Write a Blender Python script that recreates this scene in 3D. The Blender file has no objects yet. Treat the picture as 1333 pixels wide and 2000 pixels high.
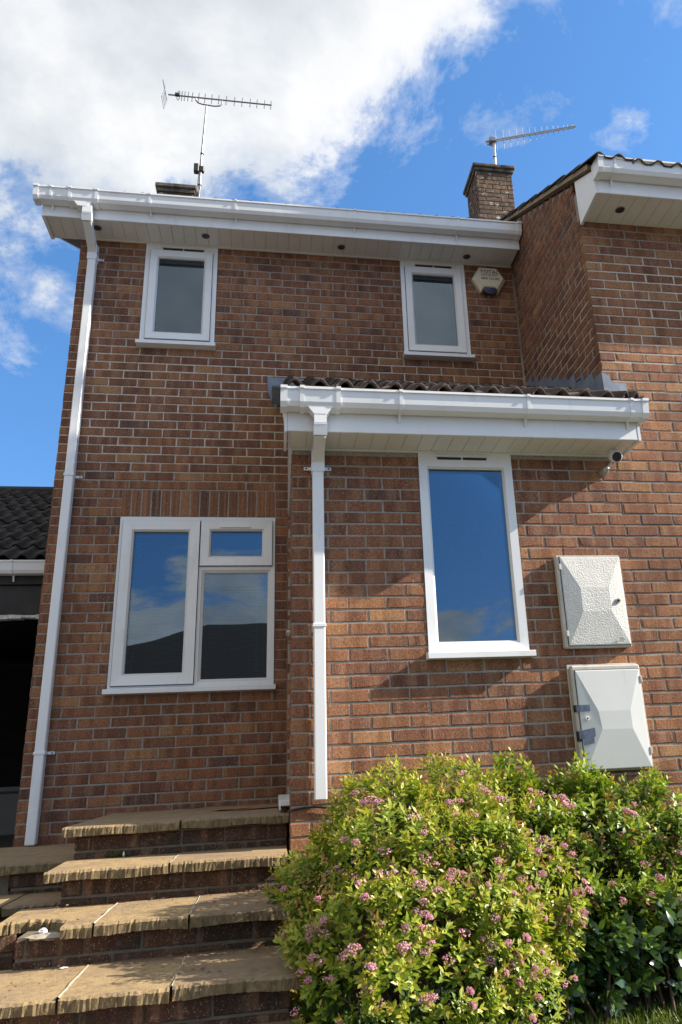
import bpy, math, random
import numpy as np
from mathutils import Vector, Matrix, Euler
random.seed(7); rng = np.random.default_rng(11)
S = bpy.context.scene
COL = S.collection

# ------------------------------------------------------------------ camera
CR = np.array([[0.98487665, -0.16675523, -0.04701788],
               [-0.01038254, -0.32769340, 0.94472707],
               [0.17294563, 0.92995147, 0.32446892]])     # right, up, forward
CP = np.array([1.693877, -5.822696, 0.200392])
CF = 1469.925
cam = bpy.data.cameras.new('camera'); camo = bpy.data.objects.new('camera', cam); COL.objects.link(camo)
M = Matrix.Identity(4)
for i in range(3):
    M[i][0] = CR[0][i]; M[i][1] = CR[1][i]; M[i][2] = -CR[2][i]; M[i][3] = CP[i]
camo.matrix_world = M
cam.sensor_fit = 'HORIZONTAL'; cam.sensor_width = 36.0
cam.lens = CF / 1333 * 36
cam.shift_x = -130.01 / 1333; cam.shift_y = -17.04 / 1333
cam.clip_start = 0.05; cam.clip_end = 3000
S.camera = camo

def px_area(c, w, h):
    """rough picture size of a piece w x h standing at c (used to pick the pieces that show largest)"""
    q = CR @ (np.array(c) - CP)
    if q[2] <= 0.1: return 0
    x = 796.5 + CF*q[0]/q[2]; y = 983 - CF*q[1]/q[2]
    if x < -20 or x > 1353 or y < -20 or y > 2020: return 0
    return w*h*(CF/q[2])**2

# ------------------------------------------------------------------ world and sun
SUN = Vector((4.7, -1.0, 2.83)).normalized()
sun_el = math.asin(SUN.z); sun_az = math.atan2(SUN.x, SUN.y)
W = bpy.data.worlds.new('World'); S.world = W; W.use_nodes = True
nt = W.node_tree; nt.nodes.clear()
def nd(t, typ, **kw):
    n = t.nodes.new(typ)
    for k, v in kw.items():
        if k.startswith('_'): setattr(n, k[1:], v)
        else: n.inputs[k.replace('__', ' ')].default_value = v
    return n
def ramp(t, fac, stops, interp='LINEAR'):
    r = t.nodes.new('ShaderNodeValToRGB'); r.color_ramp.interpolation = interp
    el = r.color_ramp.elements
    while len(el) < len(stops): el.new(0.5)
    for e, (p, c) in zip(el, stops):
        e.position = p; e.color = (c[0], c[1], c[2], 1) if len(c) == 3 else c
    if fac is not None: t.links.new(fac, r.inputs[0])
    return r
def mathn(t, op, a, b=None, c=None, clamp=False):
    n = t.nodes.new('ShaderNodeMath'); n.operation = op; n.use_clamp = clamp
    for i, v in enumerate((a, b, c)):
        if v is None: continue
        if isinstance(v, (int, float)): n.inputs[i].default_value = v
        else: t.links.new(v, n.inputs[i])
    return n.outputs[0]
def mixc(t, fac, a, b, blend='MIX'):
    n = t.nodes.new('ShaderNodeMix'); n.data_type = 'RGBA'; n.blend_type = blend
    for i, v in ((0, fac), (6, a), (7, b)):
        if isinstance(v, (int, float)): n.inputs[i].default_value = v
        elif isinstance(v, tuple): n.inputs[i].default_value = (*v, 1) if len(v) == 3 else v
        else: t.links.new(v, n.inputs[i])
    return n.outputs[2]

sky = nt.nodes.new('ShaderNodeTexSky'); sky.sky_type = 'NISHITA'; sky.sun_disc = False
sky.sun_elevation = sun_el; sky.sun_rotation = sun_az
sky.air_density = 1.0; sky.dust_density = 0.3; sky.ozone_density = 2.5; sky.altitude = 100
CLOUD_DIR = (-0.39, -0.17, 0.90); CLOUD_T = 0.437; CLOUD_K = 0.85
CBIG = (2.3, 2.0, 0.5, 0.0, (0.13, 8.4, 0.77)); CFINE = (4.4, 12.0, 0.64, 0.35, (7.6, 3.31, 8.56)); CSHADE = (4.2, 6.0, 0.55, 0.2, (7.3, 1.2, 0.2))
tc = nt.nodes.new('ShaderNodeTexCoord')
gen = tc.outputs['Generated']
lift = nt.nodes.new('ShaderNodeVectorMath'); lift.operation = 'ADD'; nt.links.new(gen, lift.inputs[0]); lift.inputs[1].default_value = (0, 0, 0.22)
nrm_ = nt.nodes.new('ShaderNodeVectorMath'); nrm_.operation = 'NORMALIZE'; nt.links.new(lift.outputs[0], nrm_.inputs[0])
nt.links.new(nrm_.outputs[0], sky.inputs['Vector'])            # clear dry air: little horizon haze
sepw = nt.nodes.new('ShaderNodeSeparateXYZ'); nt.links.new(gen, sepw.inputs[0])
# clouds lie on a layer overhead: divide the direction by its height
dv = nt.nodes.new('ShaderNodeVectorMath'); dv.operation = 'SCALE'; nt.links.new(gen, dv.inputs[0])
nt.links.new(mathn(nt, 'DIVIDE', 1.0, mathn(nt, 'MAXIMUM', mathn(nt, 'ADD', sepw.outputs[2], 0.35), 0.12)), dv.inputs['Scale'])
def wnoise(scale, detail, rough, dist, off):
    mp = nt.nodes.new('ShaderNodeMapping'); mp.inputs['Location'].default_value = off
    nt.links.new(dv.outputs[0], mp.inputs[0])
    n = nd(nt, 'ShaderNodeTexNoise', Scale=scale, Detail=detail, Roughness=rough, Distortion=dist)
    nt.links.new(mp.outputs[0], n.inputs['Vector']); return n.outputs['Fac']
dotn = nt.nodes.new('ShaderNodeVectorMath'); dotn.operation = 'DOT_PRODUCT'
nt.links.new(gen, dotn.inputs[0]); dotn.inputs[1].default_value = CLOUD_DIR
big = wnoise(*CBIG); fine = wnoise(*CFINE)
dens = mathn(nt, 'ADD', mathn(nt, 'MULTIPLY', big, 0.42), mathn(nt, 'MULTIPLY', fine, 0.58))
dens = mathn(nt, 'ADD', dens, mathn(nt, 'MULTIPLY', mathn(nt, 'SUBTRACT', dotn.outputs['Value'], CLOUD_T), CLOUD_K))
low = mathn(nt, 'MULTIPLY', mathn(nt, 'SUBTRACT', 0.28, sepw.outputs[2], clamp=True), 1.7)      # cumulus crowd towards the horizon
dens = mathn(nt, 'ADD', dens, low)
cov = ramp(nt, dens, [(0.485, (0, 0, 0)), (0.52, (0.30,)*3), (0.55, (0.80,)*3), (0.60, (1, 1, 1))], 'LINEAR')
shade = wnoise(*CSHADE)
ccol = ramp(nt, shade, [(0.30, (1.9, 2.1, 2.4)), (0.44, (2.7, 2.85, 3.0)), (0.56, (3.5, 3.52, 3.55))])
# thin edges of a cloud are lit through, thick middles are greyer
ccol2 = mixc(nt, ramp(nt, dens, [(0.58, (0, 0, 0)), (0.80, (0.45,)*3)]).outputs[0], ccol.outputs[0], (1.95, 2.15, 2.4))
hsv = nd(nt, 'ShaderNodeHueSaturation', Saturation=1.20, Value=1.08); nt.links.new(sky.outputs[0], hsv.inputs['Color'])
skyc = mixc(nt, cov.outputs[0], hsv.outputs[0], ccol2)
bg = nt.nodes.new('ShaderNodeBackground'); bg.inputs[1].default_value = 0.10
nt.links.new(skyc, bg.inputs[0])
wo = nt.nodes.new('ShaderNodeOutputWorld'); nt.links.new(bg.outputs[0], wo.inputs[0])

sl = bpy.data.lights.new('sun', 'SUN'); sl.energy = 3.5; sl.angle = math.radians(0.53); sl.color = (1.0, 0.90, 0.76)
so = bpy.data.objects.new('sun', sl); COL.objects.link(so)
so.rotation_euler = SUN.to_track_quat('Z', 'Y').to_euler(); so.location = (12, -6, 10)
S.view_settings.view_transform = 'Standard'; S.view_settings.look = 'None'
S.view_settings.exposure = 1.55; S.view_settings.gamma = 1.0; S.view_settings.use_curve_mapping = False
S.render.film_transparent = False
S.cycles.max_bounces = 8; S.cycles.transparent_max_bounces = 16

# ------------------------------------------------------------------ materials
MATS = {}
def newmat(name):
    m = bpy.data.materials.new(name); m.use_nodes = True
    t = m.node_tree; t.nodes.clear()
    out = t.nodes.new('ShaderNodeOutputMaterial'); b = t.nodes.new('ShaderNodeBsdfPrincipled')
    t.links.new(b.outputs[0], out.inputs[0]); MATS[name] = m
    return m, t, b, out
def pos(t, scale=(1, 1, 1), rot=(0, 0, 0), obj=False):
    if obj:
        g = t.nodes.new('ShaderNodeTexCoord').outputs['Object']
    else:
        g = t.nodes.new('ShaderNodeNewGeometry').outputs['Position']
    mp = t.nodes.new('ShaderNodeMapping'); mp.inputs['Scale'].default_value = scale; mp.inputs['Rotation'].default_value = rot
    t.links.new(g, mp.inputs[0]); return mp.outputs[0]
def noise(t, vec, scale, detail=4, rough=0.55, dist=0.0):
    n = nd(t, 'ShaderNodeTexNoise', Scale=scale, Detail=detail, Roughness=rough, Distortion=dist)
    t.links.new(vec, n.inputs['Vector']); return n.outputs['Fac']
def bump(t, b, h, strength, dist):
    n = t.nodes.new('ShaderNodeBump'); n.inputs['Strength'].default_value = strength; n.inputs['Distance'].default_value = dist
    t.links.new(h, n.inputs['Height']); t.links.new(n.outputs[0], b.inputs['Normal']); return n
def simple(name, col, rough=0.5, metal=0.0, var=0.08, vscale=6.0, spec=0.5, bmp=0.0, bscale=80, dirt=None, bdist=0.004):
    m, t, b, o = newmat(name)
    v = pos(t); n = noise(t, v, vscale, 5)
    c = mixc(t, mathn(t, 'MULTIPLY', mathn(t, 'SUBTRACT', n, 0.35), 2.2, clamp=True), tuple(x*(1-var) for x in col), tuple(min(1, x*(1+var)) for x in col))
    if dirt:
        d = noise(t, pos(t, (1, 1, 0.35)), dirt[1], 6, 0.65)
        c = mixc(t, mathn(t, 'MULTIPLY', mathn(t, 'SUBTRACT', d, dirt[2], clamp=True), dirt[3], clamp=True), c, dirt[0])
    t.links.new(c, b.inputs['Base Color'])
    b.inputs['Roughness'].default_value = rough; b.inputs['Metallic'].default_value = metal
    b.inputs['Specular IOR Level'].default_value = spec
    if bmp: bump(t, b, noise(t, v, bscale, 4, 0.6), bmp, bdist)
    return m

def brick_mat(name, stops, soot=0.0, bstr=0.85, dirt=False):
    m, t, b, o = newmat(name)
    at = t.nodes.new('ShaderNodeAttribute'); at.attribute_name = 'tint'
    sep = t.nodes.new('ShaderNodeSeparateColor'); t.links.new(at.outputs['Color'], sep.inputs[0])
    base = ramp(t, sep.outputs[0], stops).outputs[0]
    # firing bands across each brick
    w = mathn(t, 'ADD', mathn(t, 'MULTIPLY', sep.outputs[2], 2.6), mathn(t, 'MULTIPLY', sep.outputs[1], 90.0))
    n1 = t.nodes.new('ShaderNodeTexNoise'); n1.noise_dimensions = '1D'; n1.inputs['Scale'].default_value = 1.0; n1.inputs['Detail'].default_value = 1.0
    t.links.new(w, n1.inputs['W'])
    band = mathn(t, 'MULTIPLY', mathn(t, 'SUBTRACT', n1.outputs['Fac'], 0.53), 9.0, clamp=True)
    base = mixc(t, mathn(t, 'MULTIPLY', band, 0.55), base, mixc(t, 1.0, base, (0.62, 0.55, 0.54), 'MULTIPLY'))
    band2 = mathn(t, 'MULTIPLY', mathn(t, 'SUBTRACT', 0.43, n1.outputs['Fac']), 9.0, clamp=True)
    base = mixc(t, mathn(t, 'MULTIPLY', band2, 0.45), base, (0.33, 0.185, 0.105))
    p = pos(t)
    g = noise(t, p, 70, 5, 0.7)
    base = mixc(t, 1.0, base, ramp(t, g, [(0.3, (0.62,)*3), (0.5, (1,)*3), (0.72, (1.5, 1.42, 1.3))]).outputs[0], 'MULTIPLY')
    fleck = noise(t, p, 150, 2, 0.5)
    base = mixc(t, mathn(t, 'MULTIPLY', mathn(t, 'SUBTRACT', fleck, 0.60, clamp=True), 7.0, clamp=True), base, (0.46, 0.33, 0.21))
    pits = noise(t, p, 95, 2, 0.5)
    base = mixc(t, mathn(t, 'MULTIPLY', mathn(t, 'SUBTRACT', 0.38, pits, clamp=True), 7.0, clamp=True), base, (0.055, 0.035, 0.028))
    blot = noise(t, p, 1.3, 5, 0.65)
    base = mixc(t, 1.0, base, ramp(t, blot, [(0.28, (0.68,)*3), (0.5, (0.98,)*3), (0.68, (1.18, 1.15, 1.10))]).outputs[0], 'MULTIPLY')
    run = noise(t, pos(t, (1.0, 1.0, 0.12)), 6.0, 4, 0.6)
    base = mixc(t, 1.0, base, ramp(t, run, [(0.30, (0.74,)*3), (0.48, (1,)*3)]).outputs[0], 'MULTIPLY')
    chalky = noise(t, p, 9.0, 5, 0.7)
    base = mixc(t, mathn(t, 'MULTIPLY', mathn(t, 'SUBTRACT', chalky, 0.60, clamp=True), 2.2, clamp=True), base, (0.36, 0.30, 0.24))
    if dirt:
        s4 = noise(t, p, 11, 6, 0.7)
        base = mixc(t, mathn(t, 'MULTIPLY', mathn(t, 'SUBTRACT', s4, 0.47, clamp=True), 4.5, clamp=True), base, (0.045, 0.040, 0.026))
        s5 = noise(t, p, 17, 4, 0.6)
        base = mixc(t, mathn(t, 'MULTIPLY', mathn(t, 'SUBTRACT', s5, 0.58, clamp=True), 4.0, clamp=True), base, (0.17, 0.135, 0.085))
    if soot:
        s2 = noise(t, p, 5, 5, 0.7)
        base = mixc(t, mathn(t, 'MULTIPLY', mathn(t, 'SUBTRACT', s2, 0.40, clamp=True), soot, clamp=True), base, (0.05, 0.045, 0.04))
        s3 = noise(t, pos(t, (1, 1, 1.6)), 7.5, 3, 0.6)
        base = mixc(t, mathn(t, 'MULTIPLY', mathn(t, 'SUBTRACT', s3, 0.58, clamp=True), 9.0, clamp=True), base, (0.55, 0.54, 0.52))
    t.links.new(base, b.inputs['Base Color']); b.inputs['Roughness'].default_value = 0.85
    b.inputs['Specular IOR Level'].default_value = 0.25
    # dragged, creased face: slanting strokes + grit
    strokes = noise(t, pos(t, (1.0, 1.0, 0.32), (0, 0.6, 0)), 130, 3, 0.6, 1.2)
    grit = noise(t, p, 260, 3, 0.7)
    h = mathn(t, 'ADD', mathn(t, 'MULTIPLY', strokes, 0.8), mathn(t, 'MULTIPLY', grit, 0.4))
    bump(t, b, h, bstr, 0.010)
    return m
BR = [(0.0, (0.125, 0.070, 0.055)), (0.22, (0.190, 0.083, 0.051)), (0.55, (0.252, 0.110, 0.059)), (0.82, (0.315, 0.148, 0.072)), (1.0, (0.38, 0.20, 0.095))]
brick_mat('brick', BR)
brick_mat('step_brick', [(0, (0.060, 0.036, 0.026)), (0.5, (0.095, 0.050, 0.034)), (1, (0.14, 0.070, 0.044))], dirt=True)
brick_mat('chimney_brick', [(0, (0.065, 0.046, 0.036)), (0.5, (0.115, 0.076, 0.052)), (1, (0.18, 0.115, 0.07))], soot=2.6)

def mortar_mat(name, lifts):
    m, t, b, o = newmat(name)
    p = pos(t); n = noise(t, p, 45, 5, 0.7)
    sep = t.nodes.new('ShaderNodeSeparateXYZ'); t.links.new(p, sep.inputs[0])
    z = mathn(t, 'DIVIDE', mathn(t, 'ADD', sep.outputs[2], 1.0), 6.0)      # -1..5 m
    c = ramp(t, z, [((q+1)/6, col) for q, col in lifts]).outputs[0]        # mortar batches by lift
    c = mixc(t, 1.0, c, ramp(t, n, [(0.3, (0.68,)*3), (0.7, (1.2,)*3)]).outputs[0], 'MULTIPLY')
    t.links.new(c, b.inputs['Base Color']); b.inputs['Roughness'].default_value = 0.95
    bump(t, b, noise(t, p, 180, 4, 0.7), 0.6, 0.004)
G = (0.30, 0.272, 0.23); CRM = (0.51, 0.46, 0.385)
mortar_mat('mortar_house', [(-0.9, G), (2.35, G), (2.6, CRM), (3.45, CRM), (3.75, G), (5, G)])
mortar_mat('mortar_porch', [(-0.9, G), (1.7, G), (2.5, (0.40, 0.36, 0.30)), (2.9, CRM), (3.55, CRM), (3.8, G)])
mortar_mat('mortar_steps', [(-0.9, (0.15, 0.125, 0.085)), (0.3, (0.17, 0.145, 0.10))])
simple('upvc', (0.76, 0.765, 0.76), 0.30, var=0.04, vscale=3, dirt=((0.46, 0.44, 0.37), 9, 0.54, 1.6))
simple('upvc_soffit', (0.72, 0.715, 0.685), 0.35, var=0.05, vscale=2, dirt=((0.45, 0.42, 0.34), 6, 0.55, 1.2))
simple('upvc_bead', (0.62, 0.61, 0.58), 0.4, var=0.03)
simple('black_rubber', (0.02, 0.02, 0.022), 0.6)
simple('lead', (0.19, 0.22, 0.27), 0.5, var=0.25, vscale=9, dirt=((0.36, 0.40, 0.46), 12, 0.52, 2.2), bmp=0.25, bscale=30)
simple('undercloak', (0.34, 0.26, 0.17), 0.9, var=0.25, vscale=20, bmp=0.3)
simple('meter_grp', (0.57, 0.565, 0.53), 0.5, var=0.10, vscale=12, dirt=((0.36, 0.33, 0.26), 9, 0.54, 2.0), bmp=0.9, bscale=120, bdist=0.006)
simple('gas_grp', (0.57, 0.575, 0.55), 0.38, var=0.05, vscale=4, dirt=((0.40, 0.37, 0.29), 6, 0.58, 2.0))
simple('gas_frame', (0.50, 0.47, 0.41), 0.55, var=0.12, vscale=14, dirt=((0.25, 0.20, 0.14), 16, 0.52, 2.2))
simple('duct_tape', (0.16, 0.19, 0.25), 0.42, var=0.25, vscale=40, bmp=0.3, bscale=120)
simple('black_tape', (0.02, 0.02, 0.022), 0.5)
simple('cream_plastic', (0.62, 0.56, 0.42), 0.45, var=0.05, dirt=((0.40, 0.35, 0.25), 22, 0.56, 2.0))
simple('print_dark', (0.02, 0.02, 0.025), 0.6)
simple('blue_lens', (0.012, 0.02, 0.055), 0.25)
simple('camera_white', (0.74, 0.74, 0.73), 0.35)
simple('camera_glass', (0.012, 0.012, 0.014), 0.08)
simple('galv', (0.52, 0.52, 0.51), 0.42, metal=0.55, var=0.2, vscale=30)
simple('alu_dark', (0.20, 0.20, 0.21), 0.45, metal=0.5, var=0.2, vscale=30)
simple('black_plastic', (0.018, 0.018, 0.02), 0.45)
simple('coping', (0.13, 0.115, 0.09), 0.95, var=0.5, vscale=18, dirt=((0.03, 0.03, 0.028), 10, 0.48, 5.0), bmp=0.6, bscale=40)
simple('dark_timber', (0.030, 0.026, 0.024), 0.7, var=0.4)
simple('room', (0.10, 0.095, 0.09), 0.9)
simple('blind', (0.55, 0.56, 0.58), 0.5)
simple('blind_dark', (0.05, 0.048, 0.05), 0.7)
simple('joint_mortar', (0.40, 0.35, 0.27), 0.95, var=0.3, vscale=50, bmp=0.5)
simple('chalk', (0.75, 0.73, 0.68), 0.9, var=0.2, vscale=60, bmp=0.5)
simple('rust_stone', (0.30, 0.135, 0.065), 0.9, var=0.3, vscale=25, bmp=0.6, bscale=60)
simple('bark', (0.11, 0.065, 0.04), 0.9, var=0.35, vscale=40, bmp=0.4)
simple('render_wall', (0.32, 0.22, 0.16), 0.9, var=0.15)
simple('soil', (0.045, 0.033, 0.024), 1.0, var=0.5, vscale=25, bmp=0.8, bscale=30)
simple('concrete', (0.24, 0.23, 0.21), 0.9, var=0.2, vscale=8, bmp=0.4)
simple('paving', (0.105, 0.099, 0.088), 0.9, var=0.2, vscale=4, bmp=0.4)
simple('lawn_soil', (0.07, 0.085, 0.03), 1.0, var=0.3, vscale=14)
simple('flaky_paint', (0.60, 0.59, 0.56), 0.7, var=0.3, vscale=40)

def tile_mat(name, base):
    m, t, b, o = newmat(name)
    p = pos(t); n = noise(t, p, 22, 6, 0.65); n2 = noise(t, p, 7, 4, 0.6)
    c = ramp(t, n, [(0.3, tuple(x*0.55 for x in base)), (0.6, base), (0.8, tuple(x*1.7 for x in base))]).outputs[0]
    c = mixc(t, mathn(t, 'MULTIPLY', mathn(t, 'SUBTRACT', noise(t, p, 16, 5, 0.7), 0.53, clamp=True), 5.0, clamp=True), c, tuple(0.35*x+y_ for x, y_ in zip(base, (0.15, 0.115, 0.07))) if base[0] > 0.05 else (0.06, 0.055, 0.045))
    t.links.new(c, b.inputs['Base Color']); b.inputs['Roughness'].default_value = 0.9
    bump(t, b, n, 0.7, 0.008)
tile_mat('tile', (0.075, 0.052, 0.042))
tile_mat('tile_dark', (0.034, 0.031, 0.030))

def slab_mat():
    m, t, b, o = newmat('slab')
    at = t.nodes.new('ShaderNodeAttribute'); at.attribute_name = 'tint'
    sep = t.nodes.new('ShaderNodeSeparateColor'); t.links.new(at.outputs['Color'], sep.inputs[0])
    p = pos(t); n = noise(t, p, 28, 6, 0.7); n2 = noise(t, p, 3.5, 4, 0.6)
    c = ramp(t, n, [(0.28, (0.19, 0.132, 0.062)), (0.5, (0.365, 0.255, 0.125)), (0.75, (0.46, 0.335, 0.175))]).outputs[0]
    c = mixc(t, mathn(t, 'MULTIPLY', mathn(t, 'SUBTRACT', n2, 0.45, clamp=True), 2.8, clamp=True), c, (0.24, 0.165, 0.115))
    c = mixc(t, mathn(t, 'MULTIPLY', sep.outputs[0], 0.55), c, (0.17, 0.12, 0.085))
    st = noise(t, p, 9, 5, 0.7)
    c = mixc(t, mathn(t, 'MULTIPLY', mathn(t, 'SUBTRACT', st, 0.50, clamp=True), 3.0, clamp=True), c, (0.13, 0.095, 0.055))
    pit = noise(t, pos(t, (1, 1.7, 1)), 55, 3, 0.55)
    c = mixc(t, mathn(t, 'MULTIPLY', mathn(t, 'SUBTRACT', pit, 0.66, clamp=True), 9, clamp=True), c, (0.06, 0.05, 0.035))
    # tooled edge: upright faces turn a darker, streaked brown
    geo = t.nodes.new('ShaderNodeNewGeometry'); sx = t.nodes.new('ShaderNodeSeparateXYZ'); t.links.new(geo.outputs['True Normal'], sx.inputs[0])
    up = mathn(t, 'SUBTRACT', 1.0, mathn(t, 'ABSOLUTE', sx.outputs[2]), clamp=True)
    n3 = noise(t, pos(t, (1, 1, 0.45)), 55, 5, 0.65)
    edge_col = ramp(t, n3, [(0.34, (0.06, 0.045, 0.024)), (0.5, (0.14, 0.105, 0.048)), (0.66, (0.25, 0.19, 0.095))]).outputs[0]
    c = mixc(t, mathn(t, 'MULTIPLY', up, 0.85), c, edge_col)
    t.links.new(c, b.inputs['Base Color']); b.inputs['Roughness'].default_value = 0.92
    h = mathn(t, 'ADD', n, mathn(t, 'MULTIPLY', noise(t, p, 170, 3, 0.7), 0.5))
    bump(t, b, h, 0.8, 0.007)
slab_mat()

def glass_mat():
    m, t, b, o = newmat('glass'); t.nodes.remove(b)
    tr = t.nodes.new('ShaderNodeBsdfTransparent'); tr.inputs[0].default_value = (0.56, 0.60, 0.61, 1)
    gl = t.nodes.new('ShaderNodeBsdfGlossy'); gl.inputs['Roughness'].default_value = 0.004; gl.inputs[0].default_value = (0.70, 0.86, 1.0, 1)
    fr = t.nodes.new('ShaderNodeFresnel'); fr.inputs[0].default_value = 2.25
    bp = t.nodes.new('ShaderNodeBump'); bp.inputs['Strength'].default_value = 0.05; bp.inputs['Distance'].default_value = 0.02
    t.links.new(noise(t, pos(t), 2.3, 1), bp.inputs['Height']); t.links.new(bp.outputs[0], gl.inputs['Normal'])
    mx = t.nodes.new('ShaderNodeMixShader'); t.links.new(fr.outputs[0], mx.inputs[0])
    t.links.new(tr.outputs[0], mx.inputs[1]); t.links.new(gl.outputs[0], mx.inputs[2]); t.links.new(mx.outputs[0], o.inputs[0])
glass_mat()

def leaf_mat(name, stops, rough=0.42, trans=0.35, spec=0.5):
    m, t, b, o = newmat(name)
    at = t.nodes.new('ShaderNodeAttribute'); at.attribute_name = 'tint'
    sep = t.nodes.new('ShaderNodeSeparateColor'); t.links.new(at.outputs['Color'], sep.inputs[0])
    c = ramp(t, sep.outputs[0], stops).outputs[0]
    t.links.new(c, b.inputs['Base Color']); b.inputs['Roughness'].default_value = rough; b.inputs['Specular IOR Level'].default_value = spec
    tl = t.nodes.new('ShaderNodeBsdfTranslucent'); t.links.new(mixc(t, 1.0, c, (1.1, 1.15, 0.5), 'MULTIPLY'), tl.inputs[0])
    mx = t.nodes.new('ShaderNodeMixShader'); mx.inputs[0].default_value = trans
    t.links.new(b.outputs[0], mx.inputs[1]); t.links.new(tl.outputs[0], mx.inputs[2]); t.links.new(mx.outputs[0], o.inputs[0])
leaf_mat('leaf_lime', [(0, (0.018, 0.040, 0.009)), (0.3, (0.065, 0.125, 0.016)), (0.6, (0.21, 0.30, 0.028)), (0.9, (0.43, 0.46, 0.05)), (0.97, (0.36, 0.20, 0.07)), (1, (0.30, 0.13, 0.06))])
leaf_mat('leaf_glossy', [(0, (0.012, 0.032, 0.012)), (0.6, (0.04, 0.085, 0.022)), (1, (0.12, 0.20, 0.035))], 0.2, 0.2, 0.7)
leaf_mat('grass', [(0, (0.05, 0.085, 0.015)), (0.6, (0.12, 0.17, 0.03)), (1, (0.26, 0.25, 0.08))], 0.5, 0.3)
leaf_mat('petal', [(0, (0.30, 0.15, 0.085)), (0.3, (0.50, 0.22, 0.25)), (0.6, (0.66, 0.30, 0.38)), (1, (0.80, 0.52, 0.56))], 0.6, 0.25, 0.3)
leaf_mat('dead_petal', [(0, (0.12, 0.06, 0.03)), (1, (0.32, 0.17, 0.085))], 0.8, 0.1, 0.2)

# ------------------------------------------------------------------ mesh helpers
class MB:
    def __init__(s): s.v = []; s.f = []; s.t = []          # t: one tint per face
    def add(s, vs, fs, tint=None):
        o = len(s.v); s.v += [tuple(v) for v in vs]; s.f += [tuple(i+o for i in f) for f in fs]
        s.t += [tint]*len(fs); return s
    def box(s, x0, x1, y0, y1, z0, z1, tint=None):
        return s.add([(x0,y0,z0),(x1,y0,z0),(x1,y1,z0),(x0,y1,z0),(x0,y0,z1),(x1,y0,z1),(x1,y1,z1),(x0,y1,z1)],
                     [(0,1,5,4),(1,2,6,5),(2,3,7,6),(3,0,4,7),(4,5,6,7),(3,2,1,0)], tint)
    def cbox(s, x0, x1, y0, y1, z0, z1, b=0.004, tint=None):
        """box with chamfered edges"""
        X = (x0, x1); Y = (y0, y1); Z = (z0, z1); vs = []; ix = {}
        for i in (0, 1):
            for j in (0, 1):
                for k in (0, 1):
                    sx, sy, sz = (b, -b)[i], (b, -b)[j], (b, -b)[k]
                    for a, (dx, dy, dz) in enumerate(((0, sy, sz), (sx, 0, sz), (sx, sy, 0))):
                        ix[i, j, k, a] = len(vs); vs.append((X[i]+dx, Y[j]+dy, Z[k]+dz))
        fs = []
        for i in (0, 1):
            q = [ix[i,0,0,0], ix[i,1,0,0], ix[i,1,1,0], ix[i,0,1,0]]; fs.append(q if i else q[::-1])
            q = [ix[0,i,0,1], ix[1,i,0,1], ix[1,i,1,1], ix[0,i,1,1]]; fs.append(q[::-1] if i else q)
            q = [ix[0,0,i,2], ix[1,0,i,2], ix[1,1,i,2], ix[0,1,i,2]]; fs.append(q if i else q[::-1])
        for i in (0, 1):
            for j in (0, 1):
                q = [ix[i,j,0,0], ix[i,j,1,0], ix[i,j,1,1], ix[i,j,0,1]]; fs.append(q if i == j else q[::-1])
                q = [ix[i,0,j,0], ix[i,1,j,0], ix[i,1,j,2], ix[i,0,j,2]]; fs.append(q[::-1] if i == j else q)
                q = [ix[0,i,j,1], ix[1,i,j,1], ix[1,i,j,2], ix[0,i,j,2]]; fs.append(q if i == j else q[::-1])
                for k in (0, 1):
                    q = [ix[i,j,k,0], ix[i,j,k,1], ix[i,j,k,2]]; fs.append(q if (i+j+k) % 2 == 1 else q[::-1])
        return s.add(vs, fs, tint)
    def prism(s, poly, ax, a0, a1, tint=None):
        """poly: list of 2D points in the two other axes (in xyz order), extruded along ax"""
        n = len(poly); vs = []
        for a in (a0, a1):
            for p in poly:
                q = list(p); q.insert(ax, a); vs.append(q)
        fs = [tuple(range(n))[::-1], tuple(range(n, 2*n))] + [(i, (i+1) % n, (i+1) % n+n, i+n) for i in range(n)]
        return s.add(vs, fs, tint)
    def tube(s, path, r, n=8, tint=None, cap=True):
        path = [Vector(p) for p in path]; vs = []; fs = []
        for i, p in enumerate(path):
            d = (path[min(i+1, len(path)-1)] - path[max(i-1, 0)]).normalized()
            u = d.orthogonal().normalized() if i == 0 else (u - d*u.dot(d)).normalized()
            w = d.cross(u); rr = r[i] if isinstance(r, (list, tuple)) else r
            vs += [tuple(p + (u*math.cos(2*math.pi*k/n) + w*math.sin(2*math.pi*k/n))*rr) for k in range(n)]
        for i in range(len(path)-1):
            fs += [(i*n+k, i*n+(k+1) % n, (i+1)*n+(k+1) % n, (i+1)*n+k) for k in range(n)]
        if cap: fs += [tuple(range(n))[::-1], tuple(range((len(path)-1)*n, len(path)*n))]
        return s.add(vs, fs, tint)
    def build(s, name, mat, parent=None, kind=None, smooth=False):
        org = origin(parent)
        me = bpy.data.meshes.new(name)
        me.from_pydata([(v[0]-org[0], v[1]-org[1], v[2]-org[2]) for v in s.v], [], s.f)
        me.materials.append(MATS[mat])
        if any(t is not None for t in s.t):
            ca = me.color_attributes.new('tint', 'FLOAT_COLOR', 'CORNER'); buf = []
            for f, t in zip(s.f, s.t):
                if t is None: t = (0.5, 0.5, 0.5)
                if len(t) == 3: buf += [t[0], t[1], t[2], 1]*len(f)
                else:        # (r, g, axis, lo, hi): blue runs along the piece
                    for i in f: buf += [t[0], t[1], (s.v[i][t[2]]-t[3])/(t[4]-t[3]), 1]
            ca.data.foreach_set('color', buf)
        if smooth: me.polygons.foreach_set('use_smooth', [True]*len(me.polygons))
        me.update()
        o = bpy.data.objects.new(name, me); COL.objects.link(o)
        if parent: o.parent = parent
        if kind: o['kind'] = kind
        return o
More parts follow.
